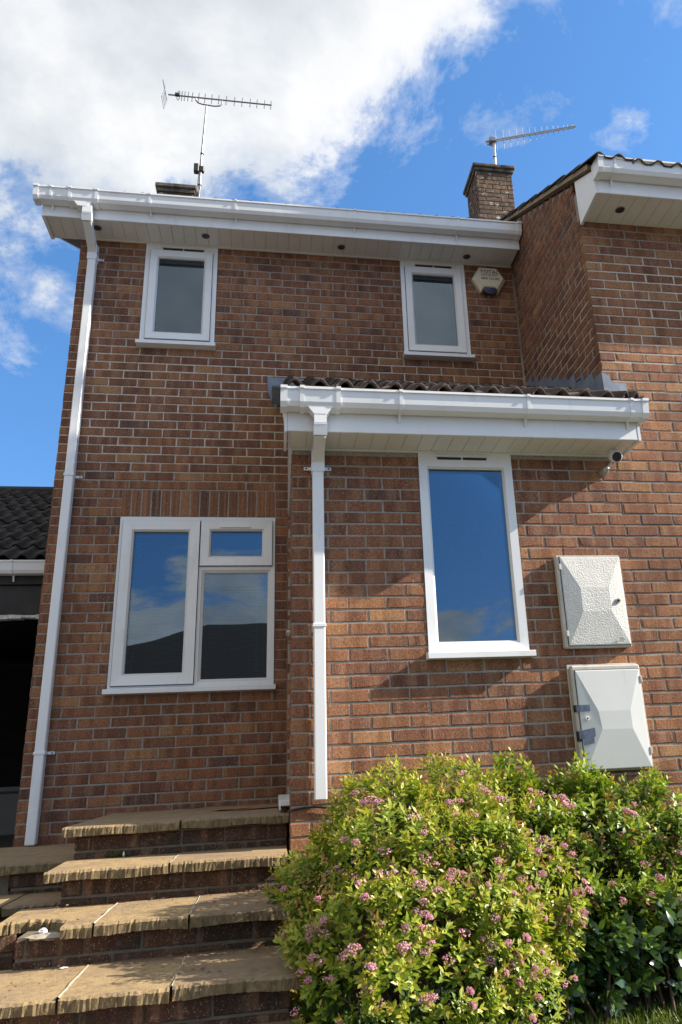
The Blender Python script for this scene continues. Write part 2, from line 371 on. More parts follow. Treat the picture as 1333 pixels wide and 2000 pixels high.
def origin(p):
    o = Vector((0, 0, 0))
    while p is not None: o += p.location; p = p.parent
    return o
def tag(o, label, cat, group=None):
    o['label'] = label; o['category'] = cat
    if group: o['group'] = group
    return o
def thing(name, loc, label, cat, group=None):
    o = bpy.data.objects.new(name, None); COL.objects.link(o); o.location = loc; o.empty_display_size = 0.1
    return tag(o, label, cat, group)
def inst(name, mesh, parent, loc, rot=(0, 0, 0), scale=(1, 1, 1)):
    o = bpy.data.objects.new(name, mesh); COL.objects.link(o); o.parent = parent
    o.location = Vector(loc) - origin(parent); o.rotation_euler = rot; o.scale = scale; return o

# brick with a chamfered, slightly uneven face. u = run axis direction, front faces along nrm
def brick_into(mb, face, u0, u1, z0, z1, plane, tone=None):
    """face 'y': front at y=plane facing -y, u=x ; 'x': front at x=plane facing -x, u=y"""
    j = lambda a: random.uniform(-a, a)
    pr = j(0.0016); c = 0.0045; d = 0.045
    a = [(u0+j(.0022), z0+j(.0018)), (u1+j(.0022), z0+j(.0018)), (u1+j(.0022), z1+j(.0018)), (u0+j(.0022), z1+j(.0018))]
    cu, cz = (u0+u1)/2, (z0+z1)/2
    ins = [(p[0] + (c if p[0] < cu else -c)*random.uniform(.6, 1.7), p[1] + (c if p[1] < cz else -c)*random.uniform(.6, 1.5)) for p in a]
    if random.random() < 0.10:      # a knocked corner
        k = random.randrange(4); q = ins[k]
        ins[k] = (q[0] + (0.016 if q[0] < cu else -0.016), q[1] + (0.011 if q[1] < cz else -0.011))
    P = (lambda u, w, z: (u, plane+w, z)) if face == 'y' else (lambda u, w, z: (plane+w, u, z))
    vs = [P(p[0], pr, p[1]) for p in ins] + [P(p[0], pr+0.0035, p[1]) for p in a] + [P(p[0], d, p[1]) for p in a]
    fs = [(0, 1, 2, 3)] + [(4+i, 4+(i+1) % 4, (i+1) % 4, i) for i in range(4)] + [(8+i, 8+(i+1) % 4, 4+(i+1) % 4, 4+i) for i in range(4)]
    if face == 'x': fs = [f[::-1] for f in fs]
    if tone is None: tone = min(1, max(0, random.gauss(0.5, 0.20)))
    mb.add(vs, fs, (tone, random.random(), 0 if face == 'y' else 1, u0, u1))

def run_intervals(lo, hi, cuts):
    iv = [(lo, hi)]
    for a, b in cuts:
        nw = []
        for s_, e in iv:
            if b <= s_ or a >= e: nw.append((s_, e)); continue
            if a > s_: nw.append((s_, a))
            if b < e: nw.append((b, e))
        iv = nw
    return iv
def lay(lo, hi, offs, cuts):
    """pieces of one course between lo and hi; joints at offs + k*0.225, 10 mm wide"""
    out = []
    for s_, e in run_intervals(lo, hi, cuts):
        k = math.floor((s_-offs)/0.225); x = s_
        while x < e - 1e-6:
            nx = offs + (k+1)*0.225; k += 1
            if nx - x < 0.045: continue
            if nx >= e - 0.045: out.append((x, e)); break
            out.append((x, nx-0.010)); x = nx
    return out

def wall_core(mb, face, plane, lo, hi, z0, z1, openings, depth):
    """mortar body: boxes that butt end to end round the openings"""
    zs = sorted({z0, z1} | {z for o in openings for z in (o[2], o[3]) if z0 < z < z1})
    for a, b in zip(zs, zs[1:]):
        m = (a+b)/2
        for s_, e in run_intervals(lo, hi, [(o[0], o[1]) for o in openings if o[2] <= m <= o[3]]):
            if face == 'y': mb.box(s_, e, plane, plane+depth, a, b)
            else: mb.box(plane, plane+depth, s_, e, a, b)

# ------------------------------------------------------------------ fixed sizes (metres; z = 0 at the damp course)
PY = -1.4987            # plane of the porch front and of the neighbour's front
PX = 1.787              # porch side
DX = 3.913              # neighbour's side wall
SOF = 4.650; PSOF = 2.060; CSOF = 3.957
W1 = (0.512, 1.697, 0.752, 2.100); W2 = (0.545, 1.165, 3.600, 4.650); W3 = (2.815, 3.435, 3.600, 4.650); W4 = (2.577, 3.193, 0.750, 2.060)
PITCH = math.atan(0.554)

# ------------------------------------------------------------------ ground
gm = MB()
ys = [8, 0.5, -1.5, -2.6, -6, -9, -14, -600]; zs_ = [-0.86, -0.86, -0.88, -0.93, -1.28, -1.42, -1.45, -1.45]
for a in range(len(ys)-1):
    gm.add([(-600, ys[a+1], zs_[a+1]), (600, ys[a+1], zs_[a+1]), (600, ys[a], zs_[a]), (-600, ys[a], zs_[a])], [(0, 1, 2, 3)], (0.5, 0, 0))
gm.add([(-600, 8, -0.86), (600, 8, -0.86), (600, 600, -0.86), (-600, 600, -0.86)], [(0, 1, 2, 3)], None)
gr = gm.build('ground', 'paving'); gr['kind'] = 'structure'
def gz(y):
    return float(np.interp(y, ys[::-1], zs_[::-1]))
bm_ = MB()
for (x0, x1, y0, y1) in ((1.80, 6.0, -2.20, PY+0.05),):
    nx, ny = 40, 12
    vs = []; fs = []
    for j in range(ny+1):
        for i in range(nx+1):
            x = x0+(x1-x0)*i/nx; y = y0+(y1-y0)*j/ny
            e = 0 if j == 0 else 0.05
            vs.append((x, y + (0.03*math.sin(x*7) if j == 0 else 0), gz(y)+0.006+e*(0.5+0.5*random.random())))
    for j in range(ny):
        for i in range(nx):
            fs.append((j*(nx+1)+i, j*(nx+1)+i+1, (j+1)*(nx+1)+i+1, (j+1)*(nx+1)+i))
    bm_.add(vs, fs)
bed = bm_.build('flower_bed', 'soil'); bed['kind'] = 'structure'
lw = MB(); lw.add([(1.9, -5.2, gz(-5.2)+0.004), (9.5, -5.2, gz(-5.2)+0.004), (9.5, -2.6, gz(-2.6)+0.004), (1.9, -2.6, gz(-2.6)+0.004), (9.5, -2.1, gz(-2.1)+0.0045), (1.9, -2.1, gz(-2.1)+0.0045)], [(0, 1, 2, 3), (3, 2, 4, 5)])
lw = lw.build('lawn', 'lawn_soil'); lw['kind'] = 'structure'
pv = MB(); pv.box(-6, 0.35, -2.2, 7.9, -0.95, -0.72); pv = pv.build('driveway', 'concrete'); pv['kind'] = 'structure'

# ------------------------------------------------------------------ the house
house = thing('brick_house', (2.0, 0.0, -0.86), 'red brick house with white upvc windows, gutters and a tiled porch', 'house')
nb = thing('neighbour_house', (6.0, PY, -0.86), 'neighbouring brick house stepping forward at the right edge', 'house')

wc = MB()
wall_core(wc, 'y', 0.0045, 0.0045, DX, -0.9, 4.9, [W1, (W2[0], W2[1], W2[2], 4.66), (W3[0], W3[1], W3[2], 4.66)], 0.10)
front_wall = wc.build('front_wall', 'mortar_house', house)
wc = MB(); wall_core(wc, 'x', 0.0045, 0.1066, 8.4, -0.9, 4.9, [], 0.10)
side_wall = wc.build('side_wall', 'mortar_house', house)
wc = MB(); wall_core(wc, 'y', PY+0.0045, PX+0.0045, DX, -0.95, 2.30, [W4], 0.10)
porch_wall = wc.build('porch_wall', 'mortar_porch', house)
DOOR = (-1.28, -0.36, 0.0, 2.0)
wc = MB(); wall_core(wc, 'x', PX+0.0045, PY+0.1066, 0.006, -0.95, 2.30, [DOOR], 0.10)
# triangular cheek under the porch roof
wc.prism([(PY+0.1066, 2.301), (0.006, 2.301), (0.006, 3.25), (PY+0.1066, 2.42)], 0, PX+0.0045, PX+0.1065)
porch_side = wc.build('porch_side_wall', 'mortar_porch', house)
# back, party wall and floors close the house so that the rooms are dark
wc = MB(); wc.box(0.1066, DX+0.1, 8.3, 8.4, -0.9, 4.9); wc.box(DX+0.002, DX+0.1, 0.2, 8.3, -0.9, 4.9)
wc.box(0.107, DX, 0.107, 8.3, 2.42, 2.50); wc.box(0.107, DX, 0.107, 8.3, 4.80, 4.84); wc.box(0.107, DX, 0.107, 8.3, -0.1, -0.02)
wc.box(0.107, DX, 3.2, 3.25, -0.02, 4.8); wc.box(1.95, 2.0, 0.107, 3.2, -0.02, 4.8)
wc.build('inner_walls', 'room', house)
wc = MB(); wc.box(PX+0.11, DX-0.002, PY+0.107, 0.004, 2.10, 2.14); wc.box(PX+0.11, DX-0.002, PY+0.107, 0.004, -0.06, -0.02)
wc.build('porch_ceiling', 'room', house)

# ---- bricks: every brick is laid; those that show largest become parts, the others one joined part per wall
POOL = []     # (area, owner wall, [args])
def course_z(c): return 0.075*c + 0.005, 0.075*c + 0.070
def queue(wall, owner, face, u0, u1, z0, z1, plane, tone=None):
    mid = ((u0+u1)/2, plane, (z0+z1)/2) if face == 'y' else (plane, (u0+u1)/2, (z0+z1)/2)
    a = px_area(mid, u1-u0, z1-z0)
    if face == 'x': a *= 0.25
    POOL.append((a, wall, owner, (face, u0, u1, z0, z1, plane, tone)))
sold = (W1[0], W1[1], 2.100, 2.325)
for c in range(-12, 62):
    z0, z1 = course_z(c); m = (z0+z1)/2
    cuts = [(o[0], o[1]) for o in (W1, W2, W3, sold) if o[2] <= m <= o[3]]
    ev = (c % 2 == 0)
    for s_, e in run_intervals(0.0, DX, cuts):
        off = 0.0 if ev else 0.1125
        if c >= 48 and s_ > 3.3: off += 0.164
        elif c >= 48 and s_ > 1.1: off += 0.055
        for u0, u1 in lay(s_, e if e == DX else e, off, []):
            if u0 < PX and u1 > PX+0.05 and c < 27: u1 = min(u1, PX+0.2)
            if c < 27 and u0 > PX+0.2: continue                 # hidden inside the porch
            tone = None
            if c < 20: tone = min(1, max(0, random.gauss(0.44, 0.20)))
            queue(front_wall, house, 'y', u0, min(u1, DX-0.008), z0, z1, 0.0, tone)
for k in range(16):
    w = (sold[1]-sold[0]-0.004)/16; u = sold[0]+0.004+k*w
    queue(front_wall, house, 'y', u, u+w-0.010, sold[2]+0.004, sold[3]-0.005, 0.0, min(1, max(0, random.gauss(0.44, 0.20))))
for c in range(-12, 62):                                        # left flank (mostly out of sight)
    z0, z1 = course_z(c)
    for u0, u1 in lay(0.047, 8.3, 0.1125 if c % 2 == 0 else 0.0, []):
        queue(side_wall, house, 'x', u0, u1, z0, z1, 0.0)
def crosses(z0, z1, hi): return z1 > hi
for c in range(-12, 53):
    z0, z1 = course_z(c); m = (z0+z1)/2
    off = PX if c % 2 == 1 else PX+0.1125
    cuts = [(W4[0], W4[1])] if W4[2] <= m <= W4[3] else []
    lo = PX if z1 < 2.09 else DX
    if z1 < CSOF+0.03:
        for u0, u1 in lay(lo, 6.2, off, cuts):
            if (u0+u1)/2 < DX+0.05 and z1 < 2.09:
                queue(porch_wall, house, 'y', u0, u1, z0, z1, PY, min(1, max(0, random.gauss(0.56 if c < 20 else 0.46, 0.18))))
            elif c >= -4:
                queue('nb_front', nb, 'y', u0, u1, z0, z1, PY, min(1, max(0, random.gauss(0.64, 0.20))))
    if z1 < 2.05:
        for u0, u1 in lay(PY+0.047, -0.006, PY+(0.1125 if c % 2 else 0.0), [(DOOR[0], DOOR[1])] if DOOR[2] <= m <= DOOR[3] else []):
            queue(porch_side, house, 'x', u0, u1, z0, z1, PX)
def verge_z(y): return 4.316 + (y+1.509)*0.566
for c in range(30, 70):
    z0, z1 = course_z(c)
    ylo = max(PY+0.047, (z1-4.316)/0.566-1.509)                 # gable line
    yhi = min(0.25, -0.02 if z1 < 4.6 else 0.25)
    roof = lambda y: 2.30 + (y+1.76)*0.56
    yhi2 = (z0-2.28)/0.56-1.76
    if z1 < 3.3: yhi = min(yhi, yhi2+0.12)
    if yhi-ylo < 0.06: continue
    for u0, u1 in lay(ylo, yhi, PY+(0.1125 if c % 2 == 0 else 0.0), []):
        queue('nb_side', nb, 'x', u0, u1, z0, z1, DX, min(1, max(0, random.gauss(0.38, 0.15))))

wc = MB(); wall_core(wc, 'y', PY+0.0045, DX+0.0045, 8.2, -0.95, 4.22, [], 0.10)
nb_front = wc.build('front_wall', 'mortar_porch', nb)
wc = MB(); wc.prism([(PY+0.1066, 2.0), (0.5, 2.0), (0.5, verge_z(0.5)-0.02), (PY+0.1066, verge_z(PY+0.1)-0.02)], 0, DX+0.0045, DX+0.1065)
nb_side = wc.build('side_wall', 'mortar_porch', nb)
WALLS = {'nb_front': nb_front, 'nb_side': nb_side}
for owner in (house, nb):
    L = sorted([q for q in POOL if q[2] is owner], key=lambda q: -q[0])
    rest = {}
    for i, (a, wall, _, args) in enumerate(L):
        wall = WALLS.get(wall, wall) if isinstance(wall, str) else wall
        if i < 298 and a > 0:
            mb = MB(); brick_into(mb, *args); mb.build('brick', 'brick', wall)
        else:
            brick_into(rest.setdefault(wall, MB()), *args)
    for wall, mb in rest.items(): mb.build('brickwork', 'brick', wall, kind='stuff')

# ---- windows
def rect_frame(mb, x0, x1, z0, z1, w, y0, y1, wt=None, wb=None, slope=0.0):
    """four mitred members; outer rect at y0 (front), inner edge pushed back by slope"""
    wt = w if wt is None else wt; wb = w if wb is None else wb
    O = [(x0, z0), (x1, z0), (x1, z1), (x0, z1)]; I = [(x0+w, z0+wb), (x1-w, z0+wb), (x1-w, z1-wt), (x0+w, z1-wt)]
    vs = [(p[0], y1, p[1]) for p in O] + [(p[0], y0, p[1]) for p in O] + [(p[0], y0+slope, p[1]) for p in I] + [(p[0], y1, p[1]) for p in I]
    fs = []
    for i in range(4):
        j = (i+1) % 4
        fs += [(i, j, 4+j, 4+i), (4+i, 4+j, 8+j, 8+i), (8+i, 8+j, 12+j, 12+i)]
    mb.add(vs, fs)
def pane(parent, x0, x1, z0, z1, y):
    m = MB(); m.box(x0, x1, y, y+0.024, z0, z1); return m.build('pane', 'glass', parent)
def trickle(parent, x0, x1, z, y):
    m = MB(); n = 2
    for k in range(2):
        a = x0+(x1-x0)*k/2; m.box(a+0.006, a+(x1-x0)/2-0.006, y-0.001, y+0.01, z, z+0.016)
    m.build('vent_slot', 'black_plastic', parent)
    m = MB(); m.cbox(x0-0.01, x1+0.01, y-0.010, y+0.002, z+0.018, z+0.026, 0.002); m.build('vent_hood', 'upvc', parent)
def sash(parent, x0, x1, z0, z1, y, w=0.058, proud=0.018, bead=0.014):
    m = MB(); rect_frame(m, x0, x1, z0, z1, w, y-proud, y+0.04, slope=0.004)
    s_ = m.build('sash', 'upvc', parent)
    m = MB(); rect_frame(m, x0+w, x1-w, z0+w, z1-w, bead, y-proud+0.004, y+0.03, slope=0.012); m.build('glazing_bead', 'upvc_bead', s_)
    m = MB(); rect_frame(m, x0-0.004, x1+0.004, z0-0.004, z1+0.004, 0.010, y-proud+0.012, y+0.01); m.build('seal', 'black_rubber', s_)
    g = w+bead
    return (x0+g, x1-g, z0+g, z1-g)
def sill(parent, x0, x1, z0, y, proj=0.075, h=0.034):
    m = MB(); m.prism([(y-proj, z0), (y-proj, z0+h-0.004), (y-proj+0.006, z0+h), (y+0.05, z0+h+0.012), (y+0.05, z0)], 0, x0-0.014, x1+0.012)
    m.build('sill', 'upvc', parent)
def window(wall, R, y, kind):
    x0, x1, z0, z1 = R
    y += 0.006
    m = MB(); zs0 = z0+0.036
    top = {'big': 0.052, 'casement': 0.06, 'fixed': 0.098}[kind]
    if kind == 'big': fw = 0.034
    elif kind == 'casement': fw = 0.054
    else: fw = 0.052
    rect_frame(m, x0+0.003, x1-0.003, zs0, z1-0.004, fw, y-0.010, y+0.055, wt=top, wb=fw, slope=0.003)
    wd = m.build('window', 'upvc', wall)
    sill(wd, x0, x1, z0, y-0.005)
    m = MB(); m.box(x0+0.0005, x1-0.0005, y-0.004, y+0.05, z0+0.02, z0+0.0355); m.build('sealant', 'upvc_bead', wd)
    if kind == 'fixed':
        m = MB(); rect_frame(m, x0+fw, x1-fw, zs0+fw, z1-top, 0.016, y-0.006, y+0.03, slope=0.012); m.build('glazing_bead', 'upvc_bead', wd)
        pane(wd, x0+fw+0.010, x1-fw-0.010, zs0+fw+0.010, z1-top-0.010, y+0.014)
        trickle(wd, x0+0.12, x1-0.16, z1-0.055, y-0.010)
    elif kind == 'casement':
        a = sash(wd, x0+0.045, x1-0.045, zs0+0.045, z1-0.078, y-0.006)
        pane(wd, a[0]-0.004, a[1]+0.004, a[2]-0.004, a[3]+0.004, y+0.008)
        trickle(wd, x0+0.14, x1-0.12, z1-0.062, y-0.010)
        m = MB(); m.cbox(a[0]-0.03, a[1]+0.03, y+0.06, y+0.12, a[3]-0.10, a[3]+0.03, 0.01); m.build('blind_box', 'blind_dark', wd)
    else:
        mx = 1.118; tz = 1.706
        m = MB(); m.box(mx-0.030, mx+0.022, y-0.0095, y+0.05, zs0+fw, z1-top); m.build('mullion', 'upvc', wd)
        m = MB(); m.box(mx+0.022, x1-fw, y-0.0085, y+0.05, tz-0.036, tz+0.024); m.build('transom', 'upvc', wd)
        a = sash(wd, x0+0.028, mx-0.004, zs0+0.024, z1-0.040, y-0.006, w=0.070, proud=0.024)
        pane(wd, a[0]-0.004, a[1]+0.004, a[2]-0.004, a[3]+0.004, y+0.008)
        a = sash(wd, mx+0.006, x1-0.026, tz-0.006, z1-0.040, y-0.006, w=0.064, proud=0.024)
        pane(wd, a[0]-0.004, a[1]+0.004, a[2]-0.004, a[3]+0.004, y+0.008)
        m = MB(); rect_frame(m, mx+0.022, x1-fw, zs0+fw, tz-0.036, 0.022, y-0.006, y+0.03, slope=0.012); m.build('glazing_bead', 'upvc_bead', wd)
        pane(wd, mx+0.040, x1-fw-0.018, zs0+fw+0.018, tz-0.054, y+0.014)
        m = MB(); m.cbox(1.27, 1.50, y-0.040, y-0.0305, 2.005, 2.020, 0.002); m.build('vent_hood', 'upvc', wd)
    return wd
window(front_wall, W1, 0.0, 'big'); window(front_wall, W2, 0.0, 'casement'); window(front_wall, W3, 0.0, 'casement'); window(porch_wall, W4, PY, 'fixed')
# venetian blind behind the big window
vb = thing('venetian_blind', (1.1, 0.16, 0.83), 'half-open venetian blind behind the large lower window', 'blind')
m = MB()
for i in range(48):
    z = 0.84+i*0.0255
    m.add([(0.56, 0.072, z+0.004), (1.66, 0.072, z+0.004), (1.66, 0.095, z-0.005), (0.56, 0.095, z-0.005)], [(0, 1, 2, 3)])
m.build('slats', 'blind', vb, kind='stuff')
m = MB(); m.cbox(0.55, 1.67, 0.064, 0.104, 2.055, 2.095, 0.003); m.build('headrail', 'blind', vb)
m = MB()
for x in (0.66, 1.10, 1.56): m.box(x-0.004, x+0.004, 0.096, 0.098, 0.84, 2.05)
m.build('ladder_cord', 'blind', vb)

# ---- porch side door, threshold, handle
m = MB(); m.box(PX+0.055, PX+0.095, DOOR[0]+0.003, DOOR[1]-0.003, 0.035, 1.997)
door = m.build('door', 'upvc', porch_side)
m = MB(); m.tube([(PX+0.055, -1.20, 0.98), (PX-0.012, -1.20, 0.98), (PX-0.012, -1.09, 0.98)], 0.011, 8); m.build('handle', 'galv', door)
m = MB(); m.cbox(PX-0.055, PX+0.05, DOOR[0]-0.03, DOOR[1]+0.03, 0.0, 0.03, 0.004); m.cbox(PX-0.055, PX-0.047, DOOR[0]-0.03, DOOR[1]+0.03, -0.02, 0.004, 0.001)
m.build('door_sill', 'upvc', porch_side)

# ---- eaves
def gutter_profile(y, z, sc=1.0):
    P = [(0.0, 0.112), (0.004, 0.004), (0.016, 0.0), (0.082, 0.004), (0.098, 0.030), (0.106, 0.096), (0.116, 0.100), (0.116, 0.114), (0.100, 0.114), (0.092, 0.036), (0.078, 0.012), (0.018, 0.009), (0.009, 0.112)]
    cy, cz = 0.055, 0.055
    return [(y-(cy+(a-cy)*sc), z+cz+(b-cz)*sc) for a, b in P]
def gutter_solid(y, z, sc):
    P = [(-0.0, 0.114), (0.0, 0.004), (0.014, 0.0), (0.082, 0.002), (0.100, 0.028), (0.108, 0.094), (0.118, 0.098), (0.118, 0.114)]
    return [(y-(0.055+(a-0.055)*sc), z+0.055+(b-0.055)*sc) for a, b in P]
def gutter(parent, x0, x1, y, z, brackets, unions, ends=(True, True), outlet=None):
    m = MB(); m.prism(gutter_profile(y, z)[::-1], 0, x0, x1); g = m.build('gutter', 'upvc', parent)
    for b in brackets:
        m = MB(); m.prism(gutter_profile(y-0.001, z-0.001, 1.07)[::-1], 0, b-0.010, b+0.010)
        m.prism([(y-0.004, z-0.004), (y-0.022, z-0.004), (y-0.004, z-0.05)], 0, b-0.007, b+0.007)
        m.build('bracket', 'upvc', g)
    for u in unions:
        m = MB(); m.prism(gutter_profile(y-0.001, z-0.001, 1.05)[::-1], 0, u-0.034, u+0.034)
        m.prism(gutter_profile(y-0.001, z-0.001, 1.10)[::-1], 0, u-0.034, u-0.018); m.prism(gutter_profile(y-0.001, z-0.001, 1.10)[::-1], 0, u+0.018, u+0.034)
        m.build('union', 'upvc', g)
    for k, x in enumerate((x0, x1)):
        if ends[k]:
            m = MB(); s_ = 1 if k else -1
            m.prism(gutter_solid(y-0.001, z-0.002, 1.09), 0, min(x+s_*0.006, x-s_*0.034), max(x+s_*0.006, x-s_*0.034)); m.build('stop_end', 'upvc', g)
    if outlet:
        m = MB(); m.prism(gutter_profile(y-0.001, z-0.002, 1.06)[::-1], 0, outlet-0.105, outlet+0.105)
        for s_ in (-1, 1): m.prism(gutter_profile(y-0.001, z-0.002, 1.13)[::-1], 0, outlet+s_*0.105-0.013, outlet+s_*0.105+0.013)
        m.prism([(outlet-0.075, z+0.006), (outlet-0.036, z-0.045), (outlet+0.036, z-0.045), (outlet+0.075, z+0.006)], 1, y-0.092, y-0.024)
        m.build('outlet', 'upvc', g)
    return g
def soffit(parent, x0, x1, y0, y1, z, bw, vents, drop=0.0):
    """tongue-and-groove boards running front to back"""
    n = round((x1-x0)/bw); w = (x1-x0)/n
    hol = MB(); hol.box(x0, x1, y0, y1, z+0.006, z+0.010); back = hol.build('soffit', 'upvc_bead', parent)
    for i in range(n):
        m = MB(); m.cbox(x0+i*w+0.0011, x0+(i+1)*w-0.0011, y0, y1, z-0.002, z+0.0055, 0.0018); m.build('soffit_board', 'upvc_soffit', back)
    for vx, vy in vents:
        m = MB(); n_ = 16
        m.tube([(vx, vy, z-0.003), (vx, vy, z-0.007)], [0.036, 0.033], 16); v = m.build('soffit_vent', 'alu_dark', back)
        m = MB()
        for k in range(-2, 3):
            h = math.sqrt(0.029**2-(k*0.011)**2); m.box(vx+k*0.011-0.003, vx+k*0.011+0.003, vy-h, vy+h, z-0.010, z-0.0072)
        m.build('vent_grille', 'black_plastic', v)
def downpipe(parent, path_top, x, y, zt, zb, clips, w=0.066, ear=(-1, 1)):
    m = MB(); h = w/2
    m.cbox(x-h, x+h, y-h, y+h, zb, zt, 0.006); dp = m.build('downpipe', 'upvc', parent)
    # swan neck from the gutter outlet to the wall
    (oy, oz) = path_top
    def seg(name, pa, pb, s_):
        m = MB(); d = (Vector(pb)-Vector(pa)).normalized(); side = Vector((1, 0, 0)); n2 = d.cross(side).normalized()
        vs = [Vector(p)+side*s_*a+n2*s_*b for p in (pa, pb) for a, b in ((-1,-1),(1,-1),(1,1),(-1,1))]
        m.add(vs, [(0,1,2,3),(7,6,5,4)] + [(i, i+4, (i+1) % 4+4, (i+1) % 4) for i in range(4)]); m.build(name, 'upvc', dp)
    seg('outlet_spigot', (x, oy, oz), (x, oy, oz-0.075), h+0.003)
    seg('offset_bend', (x, oy, oz-0.055), (x, oy+0.02, oz-0.125), h+0.006)
    seg('offset_pipe', (x, oy+0.012, oz-0.11), (x, y, zt+0.05), h)
    seg('offset_bend', (x, y-0.02, zt+0.105), (x, y, zt+0.035), h+0.006)
    seg('socket', (x, y, zt+0.05), (x, y, zt-0.035), h+0.006)
    for cz, sides in clips:
        m = MB(); m.cbox(x-h-0.005, x+h+0.005, y-h-0.005, y+h+0.003, cz-0.010, cz+0.010, 0.002)
        c_ = m.build('pipe_clip', 'upvc', dp)
        for s_ in sides:
            m = MB(); xa = x+s_*(h+0.005); m.cbox(min(xa, xa+s_*0.045), max(xa, xa+s_*0.045), y+h-0.004, y+h+0.006, cz-0.010, cz+0.010, 0.002); m.build('clip_ear', 'upvc', c_)
            m = MB(); m.tube([(xa+s_*0.03, y+h-0.0055, cz), (xa+s_*0.03, y+h, cz)], 0.006, 8); m.build('screw', 'black_plastic', c_)
    return dp

# main eave
FY = -0.272
m = MB(); m.cbox(-0.245, 3.902, FY-0.010, FY+0.008, SOF-0.012, 4.80, 0.003); m.build('fascia', 'upvc', house)
soffit(house, -0.222, 3.895, FY+0.008, -0.001, SOF, 0.100, [(0.166, -0.16), (1.065, -0.15), (2.259, -0.128), (3.436, -0.115)])
m = MB(); m.box(-0.222, -0.008, -0.0008, 0.012, SOF-0.004, SOF+0.03); m.box(0.0, 3.90, -0.016, -0.002, SOF-0.014, SOF-0.0035); m.build('soffit_trim', 'upvc_soffit', house)
m = MB(); m.prism([(FY-0.012, SOF-0.016), (0.02, SOF-0.016), (0.02, 5.02), (FY-0.012, 4.80)], 0, -0.248, -0.2225); m.build('box_end', 'upvc', house)
m = MB(); m.prism([(0.02, SOF+0.03), (0.02, 5.02), (4.2, 5.02+4.18*0.554), (4.2, 4.78+4.18*0.554)], 0, -0.246, -0.226); m.build('bargeboard', 'upvc', house)
ga = gutter(house, -0.295, 3.893, FY-0.011, 4.735, [-0.165, 0.62, 1.33, 2.36, 3.30], [], outlet=0.088)
m = MB(); m.cbox(0.02, 0.045, -0.36, -0.33, 4.852, 4.862, 0.002); m.cbox(0.035, 0.06, -0.37, -0.345, 4.862, 4.872, 0.002); m.build('twig_debris', 'bark', ga)
downpipe(front_wall, (FY-0.065, 4.700), 0.126, -0.050, 4.42, -0.205, [(4.425, (1,)), (2.412, (1,)), (0.372, (1,))])
# porch eave
QY = -1.765
m = MB(); m.cbox(1.757, 3.952, QY-0.010, QY+0.008, PSOF-0.008, 2.235, 0.003); m.build('porch_fascia', 'upvc', house)
soffit(house, 1.775, 3.950, QY+0.008, PY-0.001, PSOF, 0.100, [])
m = MB(); m.box(1.79, 3.93, PY-0.016, PY-0.002, PSOF-0.014, PSOF-0.0035); m.build('porch_soffit_trim', 'upvc_soffit', house)
m = MB(); m.prism([(QY-0.012, PSOF-0.012), (PY+0.02, PSOF-0.012), (PY+0.02, 2.22), (-0.003, 3.05), (-0.003, 3.24), (QY-0.012, 2.27)], 0, 1.742, 1.7565); m.build('porch_bargeboard', 'upvc', house)
m = MB(); m.prism([(QY-0.012, PSOF-0.012), (PY-0.003, PSOF-0.012), (PY-0.003, 2.36), (QY-0.012, 2.27)], 0, 3.9525, 3.970); m.build('porch_box_end', 'upvc', house)
m = MB(); m.box(1.700, 1.7415, PY+0.02, PY+0.06, PSOF-0.05, PSOF-0.012)
gutter(house, 1.722, 3.988, QY-0.011, 2.168, [2.42, 3.21, 3.885], [], outlet=1.945)
downpipe(porch_wall, (QY-0.065, 2.135), 1.945, PY-0.048, 1.915, 0.03, [(1.920, (-1, 1)), (0.95, ())])
# neighbour eave
RY = -1.803
m = MB(); m.cbox(3.925, 8.2, RY-0.010, RY+0.008, CSOF-0.008, 4.105, 0.003); m.build('fascia', 'upvc', nb)
soffit(nb, 3.930, 6.43, RY+0.008, PY-0.001, CSOF, 0.100, [(4.163, -1.655)])
m = MB(); m.prism([(RY-0.012, CSOF-0.014), (PY-0.020, CSOF-0.05), (PY-0.020, 4.30), (RY-0.012, 4.135)], 0, 3.905, 3.9245); m.build('box_end', 'upvc', nb)
gutter(nb, 3.905, 8.2, RY-0.011, 4.055, [4.03, 4.9, 5.8], [], ends=(True, False))

# ---- roof tiles
def tile_mesh(name, mat, L=0.40, Wd=0.30, roll=0.036, t=0.013):
    prof = []
    for k in range(25):
        x = (Wd+0.012)*k/24
        u = (x % (Wd/2))/(Wd/2)
        h = roll*math.sin(math.pi*u/0.62) if u < 0.62 else 0.0
        prof.append((x, max(h, 0)))
    vs = []; n = len(prof)
    for y in (0, L):
        for dz in (0, t):
            vs += [(x, y, h+dz) for x, h in prof]
    fs = []
    for i in range(n-1):
        fs += [(n+i, n+i+1, 3*n+i+1, 3*n+i), (i+1, i, 2*n+i, 2*n+i+1), (i, i+1, n+i+1, n+i), (2*n+i+1, 2*n+i, 3*n+i, 3*n+i+1)]
    fs += [(0, n, 3*n, 2*n), (n-1, 3*n-1, 4*n-1, 2*n-1)]
    me = bpy.data.meshes.new(name); me.from_pydata(vs, [], fs); me.materials.append(MATS[mat])
    me.polygons.foreach_set('use_smooth', [True]*len(me.polygons)); me.update()
    return me
TILE = tile_mesh('tile', 'tile', roll=0.030); TILE_P = tile_mesh('porch_tile', 'tile', roll=0.043, t=0.017); TILE_D = tile_mesh('tile_dark', 'tile_dark')
def tile_rows(parent, mesh, x0, cols, y0, z0, pitch, rows, gauge=0.325, name='tile'):
    out = []
    for r in range(rows):
        for c_ in range(cols):
            y = y0+r*gauge*math.cos(pitch); z = z0+r*gauge*math.sin(pitch)
            inst(name, mesh, parent, (x0+c_*0.30, y+random.uniform(-.004, .004), z+random.uniform(-.002, .004)),
                 (pitch-0.045, random.uniform(-.012, .012), random.uniform(-.006, .006)))
